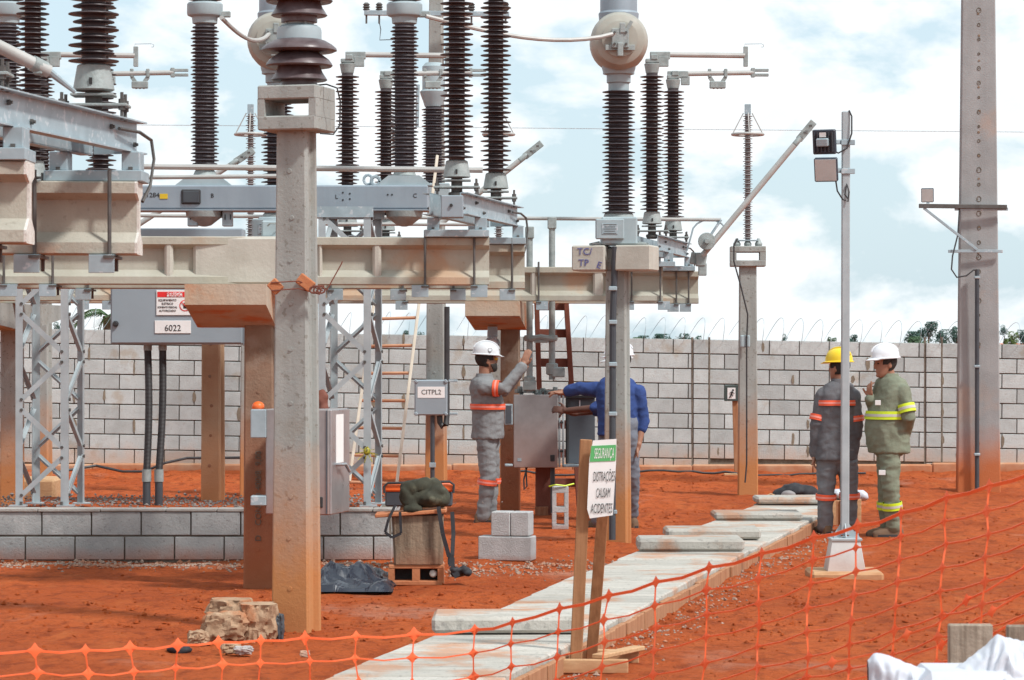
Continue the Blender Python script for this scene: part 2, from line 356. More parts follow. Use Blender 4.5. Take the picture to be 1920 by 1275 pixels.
def soil_mat():
    m = bpy.data.materials.new('red_soil'); m.use_nodes = True; t = m.node_tree; n = t.nodes; l = t.links; b = n['Principled BSDF']
    g = n.new('ShaderNodeNewGeometry'); pos = g.outputs['Position']
    def noi(sc, det, st=None, ro=.6):
        x = n.new('ShaderNodeTexNoise'); x.inputs['Scale'].default_value = sc; x.inputs['Detail'].default_value = det; x.inputs['Roughness'].default_value = ro
        if st:
            q = n.new('ShaderNodeMapping'); q.inputs['Scale'].default_value = st; l.new(pos, q.inputs[0]); l.new(q.outputs[0], x.inputs['Vector'])
        else: l.new(pos, x.inputs['Vector'])
        return x.outputs[0]
    def rmp(s, a, c): x = n.new('ShaderNodeMapRange'); x.inputs[1].default_value = a; x.inputs[2].default_value = c; l.new(s, x.inputs[0]); return x.outputs[0]
    def mixc(f, a, c):
        x = n.new('ShaderNodeMixRGB'); l.new(f, x.inputs[0])
        for i, q in ((1, a), (2, c)):
            if isinstance(q, tuple): x.inputs[i].default_value = (*q, 1)
            else: l.new(q, x.inputs[i])
        return x.outputs[0]
    def mul(a, k): x = n.new('ShaderNodeMath'); x.operation = 'MULTIPLY'; l.new(a, x.inputs[0]); x.inputs[1].default_value = k; return x.outputs[0]
    c = mixc(rmp(noi(.9, 8, (1, .5, 1)), .35, .65), (.59,.128,.034), (.44,.088,.024))
    c = mixc(mul(rmp(noi(7, 8, (1,.6,1)), .50, .64), .7), c, (.29,.056,.017))
    c = mixc(mul(rmp(noi(24, 6), .58, .72), .5), c, (.24,.05,.017))
    c = mixc(mul(rmp(noi(4, 7, (1,.45,1)), .55, .72), .5), c, (.64,.19,.06))
    c = mixc(mul(rmp(noi(.6, 7, (1,.6,1)), .60, .70), .6), c, (.58,.31,.22))       # pale lime dust
    c = mixc(mul(rmp(noi(45, 3), .70, .76), .6), c, (.56,.36,.26))                  # small pale stones
    l.new(c, b.inputs['Base Color']); b.inputs['Roughness'].default_value = .95; b.inputs['Specular IOR Level'].default_value = .15
    bp = n.new('ShaderNodeBump'); bp.inputs['Strength'].default_value = 1.0; bp.inputs['Distance'].default_value = .06
    l.new(noi(22, 8, None, .7), bp.inputs['Height'])
    bq = n.new('ShaderNodeBump'); bq.inputs['Strength'].default_value = .85; bq.inputs['Distance'].default_value = .10; l.new(noi(5, 6, None, .6), bq.inputs['Height']); l.new(bp.outputs[0], bq.inputs['Normal']); l.new(bq.outputs[0], b.inputs['Normal'])
    return m
m_soil = soil_mat()
# ------------------------------------------------------------------ ground
def nz(x, y, s, seed=0.0): return noise.noise(Vector((x*s+seed, y*s*.8-seed, seed*.37)))
def gh(x, y):
    if abs(x) > 12 or y > 45 or y < 9: return 0.0
    h = .020*nz(x, y, .55, 3)+.018*nz(x*.7, y*1.3, 1.7, 5)+.020*nz(x, y, 4.2, 9)+.008*nz(x, y, 9, 13)
    k = max(0, min(1, (y-31.5)/5.5)); k = k*k*(3-2*k)
    h += k*(.05+.05*nz(x, y*2.2, .9, 7)+.03*nz(x, y, 3.1, 2))
    k2 = max(0, 1-abs(y-30.5)/2.6)
    h += k2*(.05*nz(x*.5, y*2.6, 1.1, 21))
    if 19.5 < y < 31 and x > .5: h += .02*nz(x, y, 2.6, 31)
    if x < -.2 and 17 < y < 22: h += .012*abs(nz(x*.5, y*2.5, 1.5, 41))
    return h
def arange(a, b, st): return list(np.arange(a, b+1e-6, st))
xs = [-4000,-1200,-400,-150,-60,-25,-14]+arange(-9, 9, .075)+[14,25,60,150,400,1200,4000]
ys = [-400,-100,-30,0,6,9.5]+arange(11, 39, .08)+[42,48,60,90,160,400,1000,2500,5000]
vs = [(x, y, gh(x, y)) for y in ys for x in xs]; nx = len(xs)
fs = [(j*nx+i, j*nx+i+1, (j+1)*nx+i+1, (j+1)*nx+i) for j in range(len(ys)-1) for i in range(nx-1)]
me = bpy.data.meshes.new('ground'); me.from_pydata(vs, [], fs); me.polygons.foreach_set('use_smooth', [True]*len(fs))
ground = link('ground', me, m_soil); props(ground, 'bare red soil ground of the yard, with ruts, clods and pale dust', 'ground', kind='structure')

def stones(name, label, m, spots, seed, par=None):
    r = random.Random(seed); b = MB()
    for (cx, cy, sx, sy, n, s0, s1, z0) in spots:
        for _ in range(n):
            x = cx+r.gauss(0, 1)*sx; y = cy+r.gauss(0, 1)*sy; s = r.uniform(s0, s1)*(1 if r.random() < .9 else 1.6)
            z = (gh(x, y) if z0 is None else z0)+s*.2
            q = [Vector((r.uniform(.6, 1)*s*a, r.uniform(.6, 1)*s*c, r.uniform(.45, .8)*s*d)) for a, c, d in ((1,0,0),(-1,0,0),(0,1,0),(0,-1,0),(0,0,1),(0,0,-1))]
            R = Matrix.Rotation(r.uniform(0, 6.3), 3, Vector((r.gauss(0,.3), r.gauss(0,.3), 1)))
            b.add([(R @ v)+Vector((x, y, z)) for v in q], [(0,2,4),(2,1,4),(1,3,4),(3,0,4),(2,0,5),(1,2,5),(3,1,5),(0,3,5)])
    me = b.mesh(name, fix=True); o = link(name, me, m); return props(o, label, 'gravel', kind='stuff')
sp = [(gx(px, 22.6), 22.65, .5, .22, 260, .008, .022, None) for px in (20, 120, 230, 340, 430, 640)]
sp += [(gx(1020, 22.5), 22.4, .35, .35, 260, .008, .022, None), (gx(860, 21.6), 21.7, .25, .3, 160, .008, .02, None)]
for i in range(16):
    y = 15+i*.8; sp.append((-.94+(y-13.9)*.225+1.06, y, .07, .35, 50, .006, .016, None))
stones('gravel', 'reddish gravel strewn along the low block wall and the slab path', m_gravel, sp, 3)
stones('soil_clods', 'small clods of red earth scattered over the yard', m_soil, [(gx(px, d), d, 1.7, 1.1, 200, .006, .022, None) for px, d in ((200,18.5),(420,18),(700,18.5),(900,19.5),(1000,25),(1350,19),(1550,17.5),(1750,20),(1700,23.5),(1300,29),(1750,29),(600,35),(1000,35),(1300,35),(1750,36),(300,36),(1850,17))], 4)
# ------------------------------------------------------------------ boundary wall
WD = 38.0
def wz(x): return 1.857-0.01614*x
wa = math.atan(0.01614)
bwall = thing('boundary_wall', 'long pale concrete block wall with two pilasters behind the yard', 'wall', (0, WD, 0))
wb = MB()
x0, x1 = -7.2, 7.2
pf = [(x0, wz(x0)-.006), (x1, wz(x1)-.006), (x1, -.3), (x0, -.3)]
wb.prism(pf, (0, WD+.026, 0), (1,0,0), (0,0,1), (0, .12, 0)); part(wb, 'mortar_core', m_mortar, bwall)
pl = MB()
for k in range(9):
    a = x0+k*1.6; pl.box((a+.8, WD+.0, .03+.012*rng.uniform(-1,1)), (1.6, .2, .22+.03*rng.random()), .02)
part(pl, 'plinth', mat('dusty_plinth', (.52,.36,.24), (.46,.20,.10), scale=3, bump=.6, bscale=25, rough=.95, dust=(.04,.2,.7,.3)), bwall)
blk_mesh = {}
def block_obj(parent, ln, c, h=.185, dp=.14, m=m_block, rot=0, name='concrete_block', ry=0):
    key = (round(ln, 3), h, dp, m.name)
    if key not in blk_mesh:
        b = MB(); b.box((0,0,0), (ln, dp, h), .004); blk_mesh[key] = b.mesh(name); blk_mesh[key].materials.append(m)
    o = bpy.data.objects.new(name, blk_mesh[key]); COL.objects.link(o); o.parent = parent
    o.location = c; o.rotation_euler = (0, ry, rot); return o
def wall_row(parent, xa, xb, k, ph, loc):
    x = xa-(.4*ph)
    while x < xb-.03:
        a = max(x, xa); b = min(x+.4, xb)
        if b-a > .05:
            xm = (a+b)/2; z = wz(xm)-.1-k*.2
            block_obj(parent, round(b-a-.013, 3), (xm, .067+rng.uniform(-.004,.003), z), m=m_block, ry=wa+rng.uniform(-.003,.003), rot=rng.uniform(-.004,.004))
        x += .4
cols = [gx(1314, WD), gx(1750, WD)]
segs = [(gx(-15, WD), cols[0]-.115), (cols[0]+.115, cols[1]-.115), (cols[1]+.115, gx(1935, WD))]
for k in range(9):
    for si, (a, b) in enumerate(segs):
        if k < 8 or si == 0: wall_row(bwall, a, b, k, (.5 if k % 2 else .0)+(.25 if si == 0 else 0), 0)
    for c in cols:
        block_obj(bwall, .195, (c, .05+rng.uniform(-.003,.003), wz(c)-.1-k*.2), m=m_block, ry=wa)
for c in cols:
    st = MB()
    for sg in (-1, 1): st.box((c+sg*.113, WD+.008, .95), (.028, .03, 1.78), .004)
    part(st, 'mortar_joint', m_mortar, bwall)
rs = random.Random(77)
m_smear = mat('mortar_smear', (.25,.215,.16), (.17,.14,.105), scale=12, bump=.8, bscale=40, rough=.95)
seen_ = set()
for _ in range(75):
    k = rs.randrange(8); xx = rs.uniform(-6.6, 6.6); xx = segs[0][0]+.4*round((xx-segs[0][0])/.4)+(.3 if k % 2 == 0 else .1)
    if (k, round(xx, 2)) in seen_: continue
    seen_.add((k, round(xx, 2))); hh = rs.uniform(.10,.21); ww = rs.uniform(.014,.035)
    cz = wz(xx)-.1-k*.2+rs.uniform(-.03,.03); q = [Vector((xx+ww*math.cos(t*.628)*rs.uniform(.55,1.1), WD-.008, cz+hh/2*math.sin(t*.628)*rs.uniform(.8,1.1))) for t in range(10)]
    sm = MB(); sm.add(q+[v+Vector((0,.03,0)) for v in q], [tuple(range(10)), tuple(range(19, 9, -1))]+[(i, (i+1) % 10, 10+(i+1) % 10, 10+i) for i in range(10)]); part(sm, 'mortar_smear', m_smear, bwall, smooth=False)
# razor wire coil above the wall
rw = MB(); pts = []; r0 = .27
X = -7.0
for i in range(int(54*22)):
    t = i/22; x = -7.0+t*.262; a = 2*math.pi*t; rr = r0*(1+.12*nz(t, 0, .7, 4))
    pts.append((x+.06*math.sin(a), WD+.07+rr*math.cos(a)*.8, wz(x)+.10+rr*.62*math.sin(a)+.02))
rw.tube(pts, .0032, 4); 
single(rw, 'wire_coil', m_galv, 'thin coiled security wire running along the top of the block wall', 'wire', (0, WD+.07, 1.9))
# ------------------------------------------------------------------ low foundation wall and platform
LD = 23.1; LX0, LX1 = gx(-40, LD), gx(736, LD)
lw = thing('foundation_wall', 'low two-course grey block wall in front of the lattice supports', 'wall', (0, LD, 0))
b = MB(); b.span((LX0, LD+.02, -.1), (LX1-.02, LD+.12, .398)); b.span((LX1-.12, LD+.1, -.1), (LX1-.02, LD+2.7, .398)); part(b, 'mortar_core', m_mortar, lw)
b = MB()
x = LX0
while x < LX1-.02:
    w = min(rng.uniform(.25, .6), LX1-x); b.box((x+w/2, LD+.075, .408), (w-.004, .17+.02*rng.random(), .022+.012*rng.random()), .006); x += w
part(b, 'mortar_cap', mat('mortar_cap', (.40,.385,.36), (.30,.28,.255), scale=8, bump=.8, bscale=45, rough=.95), lw)
for k in range(2):
    x = gx(47, LD) if k == 0 else gx(78, LD)
    while x > LX0: x -= .404
    while x < LX1-.05:
        e = min(x+.404, LX1); a = max(x, LX0)
        block_obj(lw, round(e-a-.012, 3), ((a+e)/2, .07+rng.uniform(-.006, .006), .1+k*.2-.002), m=m_block2, rot=rng.uniform(-.008, .008))
        x += .404
for k in range(2):
    for j in range(6):
        o = block_obj(lw, .388, (LX1-.07, .36+j*.4+(.1 if k else 0), .1+k*.2-.002), m=m_block2, rot=rad(90)+rng.uniform(-.008,.008))
pf = MB(); pf.span((LX0, LD+.12, -.2), (LX1-.12, LD+2.6, .375), .03)
plat = link('platform', pf.mesh('platform'), m_soil); props(plat, 'raised earth platform held by the low block wall', 'platform', kind='structure')
stones('platform_gravel', 'grey crushed stone on the raised platform', m_gravel_g, [(gx(px, 24.6), 24.9, .35, .6, 200, .008, .02, .376) for px in (40, 150, 260, 370, 440, 540, 650, 690)], 8)
# ------------------------------------------------------------------ slab path
PZ = .12
def pl_x(y): return -.94+(y-13.9)*.225
path = bpy.data.objects.new('path', None); COL.objects.link(path); path.location = (0, 14, 0)
props(path, 'pale concrete slab path over a cable trench, running away to the right', 'path', kind='structure')
slab_me = []
for i in range(4):
    b = MB(); b.box((0,0,0), (.875, .484, .075), .010); me = b.mesh('concrete_slab')
    for v in me.vertices: v.co.x += v.co.y*.225
    for v in me.vertices: v.co += Vector((noise.noise(v.co*3+Vector((i*9,0,0))), noise.noise(v.co*3+Vector((0,i*9,5))), .3*noise.noise(v.co*4)))*.005
    autosmooth(me, 20); me.materials.append(m_slab); slab_me.append(me)
y = 12.6; k = 0
while y < 29.6:
    o = bpy.data.objects.new('concrete_slab', slab_me[k % 4]); COL.objects.link(o); o.parent = path
    o.location = (pl_x(y+.25)+.44+rng.uniform(-.014,.014), y+.25-14, PZ-.0375+rng.uniform(-.008,.008)); o.rotation_euler = (rng.uniform(-.004,.004), rng.uniform(-.004,.004), rng.uniform(-.01,.01))
    y += .5; k += 1
dirv = Vector((.225, 1, 0)).normalized()
y = 12.6
while y < 29.6:
    ln = rng.uniform(.28, .46); b = MB(); p = Vector((pl_x(y)+.90+rng.uniform(-.012,.012), y, .02))
    b.bar(p, p+dirv*(ln-.012), .13+.02*rng.random(), .035, .005, up=(1, -.225, 0)); part(b, 'edging_board', m_trench, path)
    y += ln*dirv.y
for (yf, th, dx, w, lab) in ((16.06, .095, 0, .86, 'thick loose slab with rounded ends lying across the path behind the sign'),
                         (22.4, .095, .02, .84, 'thick rounded loose slab lying across the path left of the lamp post'),
                         (23.75, .085, .01, .80, 'flat loose slab just beyond the thick rounded slab on the path'),
                         (26.3, .07, .02, .82, 'thin loose slab near the far end of the path'),
                         (28.9, .07, .05, .80, 'farthest loose slab on the path beside the black backpack')):
    b = MB(); b.box((0,0,0), (w, .5, th), .02)
    b.v = [tuple(Vector(v)+Vector((noise.noise(Vector(v)*4+Vector((yf,0,0))), noise.noise(Vector(v)*4+Vector((0,yf,0))), .4*noise.noise(Vector(v)*5)))*.012) for v in b.v]
    c = Vector((pl_x(yf)+dx+w/2, yf+.25, PZ+.006+th/2))
    b.v = [tuple(Vector(v)+c) for v in b.v]
    single(b, 'loose_slab', m_slab, lab, 'slab', (c.x, c.y, PZ), 'loose slabs on the path', deg=20)
# ------------------------------------------------------------------ concrete poles
def pole(name, label, px0, px1, d, z0, z1, topk=.82, dk=1.0, yaw=15, m=m_conc, group='concrete poles', rec=True):
    """H-section pole: px0..px1 = width seen at its foot."""
    w_seen = pxm(px1-px0, d); w = w_seen/(math.cos(rad(yaw))+.62*dk*math.sin(rad(yaw))); dp = w*dk
    t = thing(name, label, 'pole', (gx((px0+px1)/2, d), d, z0), -rad(yaw), group)
    b = MB(); rings = []
    H = z1-z0
    for z in (-.15, .0, H*.5, H):
        k = 1-(1-topk)*max(0, z)/H; x, y = w/2*k, dp/2*k; c = .012; g = .028*k if rec else 0
        q = [(-x+c,-y),(x-c,-y),(x,-y+c),(x,-y*.55),(x-g,-y*.42),(x-g,y*.42),(x,y*.55),(x,y-c),(x-c,y),(-x+c,y),(-x,y-c),(-x,y*.55),(-x+g,y*.42),(-x+g,-y*.42),(-x,-y*.55),(-x,-y+c)]
        rings.append([Vector((u, v, z)) for u, v in q])
    b.loft(rings); part(b, 'shaft', m, t, world=False, deg=20)
    h = MB()
    nH = int(H/.28)
    for i in range(nH):
        z = .3+i*.28+rng.uniform(-.03,.03); k = 1-(1-topk)*z/H
        if z < H-.1: h.lathe([(.006,0),(.011+.006*rng.random(),0),(.013,.004),(.006,.004)], (rng.uniform(-.01,.01), -dp/2*k-.0005, z), 8, Matrix.Rotation(rad(90), 3, 'X'))
    props(part(h, 'bolt_hole_plugs', m_conc if m is m_conc else m_conc_r, t, world=False), kind='stuff')
    t['w'] = w; t['dp'] = dp
    return t, w, dp
def hollow_cap(t, zb, w, dp, h, ow, oh, m=m_conc, shift=0):
    """concrete head with a rectangular window through it; zb = bottom, local to the pole"""
    b = MB(); tk = (h-oh)/2; sw = (w-ow)/2
    b.box((shift, 0, zb+tk/2), (w, dp, tk), .008); b.box((shift, 0, zb+h-tk/2), (w, dp, tk), .008)
    for sg in (-1, 1): b.box((shift+sg*(w/2-sw/2), 0, zb+h/2), (sw-.0, dp-.006, oh+.01), .0)
    return part(b, 'pole_head', m, t, world=False)
# main foreground pole
dA = 17.4
pA, wA, dpA = pole('concrete_pole', 'tall grey concrete pole in the foreground carrying a stacked post insulator', 514, 598, dA, 0, gzp(247, dA), topk=.80, dk=1.0, yaw=16)
hA = gzp(247, dA)
hollow_cap(pA, hA, .375, .36, .272, .285, .10, shift=.0)
# pole with corbel under the middle beams
def corbel(t, w, zt, d0, d1, fh, ph, poleY, pw, m, sh=0):
    """bracket along depth: flat top zt, front face fh high, underside tapering to the pole"""
    b = MB(); poly = [(d0, zt), (d1, zt), (d1, zt-fh), (poleY+pw, zt-ph), (poleY-pw, zt-ph), (d0, zt-fh)]
    b.prism(poly, (sh-w/2, 0, 0), (0,1,0), (0,0,1), (w, 0, 0)); return part(b, 'corbel', m, t, world=False, smooth=False)
dB = 20.6
pB, wB, dpB = pole('concrete_pole', 'rust-red stained pole with moulded lettering under the middle beams', 459, 517, dB, 0, 2.0, topk=.93, dk=1.1, yaw=1, m=m_conc_r)
corbel(pB, .57, 2.178, -.75, 1.6, .145, .30, .1, .14, m_corbel, -.165)
text('CONCO 400/8  9,00', .062, (.0, -dpB/2-.002, .72), m_mortar, pB, rx=(0,0,1), ry=(-1,0,0), world=False, ext=.003)
text('D', .062, (.0, -dpB/2-.002, .36), m_mortar, pB, rx=(0,0,1), ry=(-1,0,0), world=False, ext=.003)
dC = 29.6
pC, wC, dpC = pole('concrete_pole', 'concrete pole with corbel behind the man in grey, beside the open cabinet', 938, 976, dC, 0, 2.0, topk=.95, dk=1.0, yaw=3, m=m_conc_r)
corbel(pC, .54, 2.178, -1.5, 1.6, .145, .28, .1, .13, m_corbel, -.10)
dL = 30.6
pL, _, _ = pole('concrete_pole', 'pale concrete pole at the far left edge behind the lattice support', 3, 43, dL, 0, 2.0, topk=.95, yaw=8, m=m_conc)
corbel(pL, .54, 2.178, -2.4, 1.0, .145, .28, -.4, .13, m_conc)
pL2, _, _ = pole('concrete_pole', 'shaded concrete pole between the legs of the left lattice support', 62, 96, 33.5, 0, 2.5, topk=.95, yaw=8, m=m_conc)
b = MB(); b.box((gx(40, 31.6), 31.6, .12), (.85, .7, .30), .03); single(b, 'footing_block', m_wood_l, 'dusty square footing block at the foot of the left poles', 'footing', (gx(40, 31.6), 31.6, 0))
dD = 25.1
pD, wD, dpD = pole('concrete_pole', 'square orange-stained pole standing on the gravel platform under the grey cabinet', 379, 420, dD, .36, 2.1, topk=.93, yaw=10, m=mat('concrete_post_orange', (.42,.30,.20), (.36,.22,.13), scale=3, bump=.35, dust=(.3,1.1,.9,.4), dustcol=(.50,.20,.075), streak=.2, rough=.88))
dT = 25.3
pT, wT, dpT = pole('concrete_pole', 'concrete pole with a dark conduit up its front, carrying the round-headed transformer', 1133, 1183, dT, 0, gzp(508, dT), topk=.85, dk=1.0, yaw=14)
dV = 35.5
pV, wV, dpV = pole('concrete_pole', 'tall slender pole behind the small grey junction box, with a crossarm at its top', 798, 838, dV, 0, 6.4, topk=.62, dk=.9, yaw=8)
dS = 32.8
arr_px = (470, 935, 1402)
# big pole at the right
dR = 33.4
pR, wR, dpR = pole('concrete_pole', 'very wide tall concrete pole at the right with a row of plug holes', 1793, 1875, dR, 0, 6.3, topk=.74, dk=.45, yaw=4, m=mat('concrete_post_tall', (.34,.345,.345), (.27,.275,.275), scale=3, bump=.45, dust=(.25,.8,.97,.35), dustcol=(.46,.13,.04), streak=.3, rough=.85, blotch=((.45,.28,.19), 1.1, .55, .5)))
h = MB()
for i in range(26):
    z = 1.75+i*.17; k = 1-.26*z/6.3; r = rng.choice((.012,.016,.02,.026))
    h.tube([(r*math.cos(t*.785)+0, -dpR/2*k-.001, z+r*1.2*math.sin(t*.785)) for t in range(9)], .005, 4); h.lathe([(.004,0),(.007,0),(.007,.003),(.004,.003)], (rng.uniform(-.015,.015), -dpR/2*k-.001, z), 9, Matrix.Rotation(rad(90), 3, 'X'))
props(part(h, 'plug_holes', m_mortar, pR, world=False), kind='stuff')
m_endc = mat('sunlit_cut_concrete', (.66,.64,.60), (.56,.53,.48), scale=9, bump=.9, bscale=30, rough=.95)  # whitish cut face; the sunlit brightness of the beam ends is put into its colour
m_beam_n = mat('weathered_near_beam', (.42,.395,.335), (.32,.30,.25), scale=2.5, bump=.45, bscale=35, rough=.9, streak=.35, blotch=((.42,.17,.075), 1.6, .60, .7), spots=((.25,.23,.19), 26, .64, .5))
# ------------------------------------------------------------------ beams
BT, BB = 2.52, 2.18
def beam(label, xa, da, xb, db, ribs=(), blocks=(), rods=(), m=m_beam, pale=False):
    """I-section beam from (xa,da) to (xb,db): x metres, depth of the front face"""
    t = thing('concrete_beam', label, 'beam', ((xa+xb)/2, (da+db)/2, BB), group='precast concrete beams')
    A = Vector((xa, da, BB)); B = Vector((xb, db, BB)); ax = (B-A); ay = Vector((0,1,0)); H = BT-BB
    fw = .20; wt = .05; fl = .055; rec = (fw-wt)/2
    poly = [(0,.006),(.006,0),(fw-.006,0),(fw,.006),(fw,fl),(fw-rec,fl+.05),(fw-rec,H-fl-.03),(fw,H-fl),(fw,H-.006),(fw-.006,H),(.006,H),(0,H-.006),(0,H-fl),(rec,H-fl-.03),(rec,fl+.05),(0,fl)]
    b = MB(); b.prism(poly, A, ay, (0,0,1), ax); part(b, 'beam_body', m, t, smooth=False)
    if pale:
        b = MB(); b.prism(poly, B+Vector((.0005,0,0)), ay, (0,0,1), (.012,0,0)); part(b, 'broken_end', m_endc, t, smooth=False)
    def along(x): k = (x-xa)/(xb-xa); return A+ax*k
    for (x, w) in ribs:
        p = along(x); b = MB(); b.box(p+Vector((0, fw/2, H/2)), (w, fw-.012, H-.06), .018); part(b, 'rib', m_beam_rib, t)
    for (x0_, x1_) in blocks:
        p = along((x0_+x1_)/2); b = MB(); b.box(p+Vector((0, fw/2, H/2)), (x1_-x0_, fw+.012, H+.004), .02); part(b, 'end_block', m_beam_rib, t)
    for x in rods:
        p = along(x); b = MB()
        for yy in (-.016, fw+.016): b.tube([p+Vector((0, yy, -.075)), p+Vector((0, yy, H+.05))], .0095, 7)
        rd = part(b, 'tie_rod', m_dark_cast, t)
        b = MB(); b.box(p+Vector((.0, fw/2, -.012)), (.05, fw+.09, .014)); part(b, 'clamp_bar', m_dark_cast, t)
        b = MB(); w = .12; s = rng.choice((-1, 1))*.035
        b.box(p+Vector((s, -.03, -.045)), (w, .008, .085), .002); b.box(p+Vector((s, .02, -.007)), (w, .1, .007)); part(b, 'clamp_plate', m_galv, t)
        b = MB(); b.lathe([(.016,0),(.016,.018)], p+Vector((0,-.016,-.05)), 6); part(b, 'nut', m_dark_cast, t)
    return t
d1, d2, d3, d4, d5, d6 = 11.75, 13.2, 20.25, 21.7, 28.2, 29.9
def X(px, d): return gx(px, d)
beam('nearest precast beam end at the left edge, under the galvanised switch frame', X(-420, 11.6), 11.6, X(44, 11.75), 11.75, rods=(X(-20,11.7),), m=m_beam_n, pale=True)
beam('short thick near beam at upper left with two tie rods and a bright broken end', X(-300, 13.1), 13.1, X(252, 13.25), 13.25, rods=(X(66,13.2), X(204,13.2)), m=m_beam_n, pale=True)
beam('long ribbed beam crossing behind the foreground pole with the solid block at mid length', X(-120, 19.95), 19.95, X(917, 20.35), 20.35, ribs=(( X(315,20.1), .06), (X(706,20.25), .062), (X(600,20.25), .03)), blocks=((X(360,20.1), X(523,20.1)),), rods=(X(8,20), X(98,20), X(797,20.3), X(889,20.3)))
beam('second beam just behind the long ribbed one, its end showing at centre', X(-120, 21.55), 21.55, X(984, 21.8), 21.8, ribs=((X(700,21.7), .06),), rods=(X(960,21.8), X(850,21.75), X(755,21.7), X(400,21.7), X(165,21.6), X(620,21.7)))
beam('far grey beam crossing behind the transformer pole', X(-200, 27.9), 27.9, X(1243, 28.3), 28.3, ribs=((X(1122,28.2), .10), (X(1000,28.2), .06), (X(700,28.2), .06)), rods=(X(1184,28.3), X(1250-12,28.3), X(760,28.2), X(1010,28.2), X(150,28), X(210,28)))
beam('farthest grey beam whose plain end shows left of the thin arrester pole', X(-200, 29.7), 29.7, X(1310, 30.0), 30.0, rods=(X(1291,30), X(1268,30)))
# ------------------------------------------------------------------ insulators
def ins_profile(h, core, R1, R2, pitch, up=1):
    n = int(h/pitch); p = [(core*.9, 0), (core, .0)]; z = (h-n*pitch)/2+.004
    for i in range(n):
        R = R1 if i % 2 == 0 else R2; t = pitch*.30
        p += [(core, z), (core*1.04+.0*R, z+pitch*.08), (R*.985, z+t*.62), (R, z+t*.85), (R*.985, z+t*1.15), (core*1.25, z+pitch*.55), (core, z+pitch*.66)]; z += pitch
    p += [(core, h), (core*.9, h)]; return p
_im = {}
def insulator(parent, base, h, core, R1, R2, pitch, m, name='insulator', n=20):
    key = (round(h, 3), core, R1, R2, pitch, m.name)
    if key not in _im:
        b = MB(); b.lathe(ins_profile(h, core, R1, R2, pitch), (0,0,0), n); me = b.mesh(name); autosmooth(me, 40); me.materials.append(m); _im[key] = me
    o = bpy.data.objects.new(name, _im[key]); COL.objects.link(o); o.parent = parent; o.location = Vector(base)-Vector(root_of(parent).location); return o
def frustum(c, r0, r1, z0, z1, n=16, ch=.006):
    b = MB(); b.lathe([(r0*.9, z0), (r0, z0+ch), (r1, z1-ch), (r1*.88, z1)], c, n); return b
def sub(mb, name, m, part_obj, deg=35):
    """sub-part built in world coordinates under a part whose own origin may be offset"""
    L0 = Vector(root_of(part_obj).location)+(part_obj.location if part_obj.parent else Vector())
    mb.v = [tuple(Vector(v)-L0) for v in mb.v]; me = mb.mesh(name); autosmooth(me, deg); return link(name, me, m, part_obj)
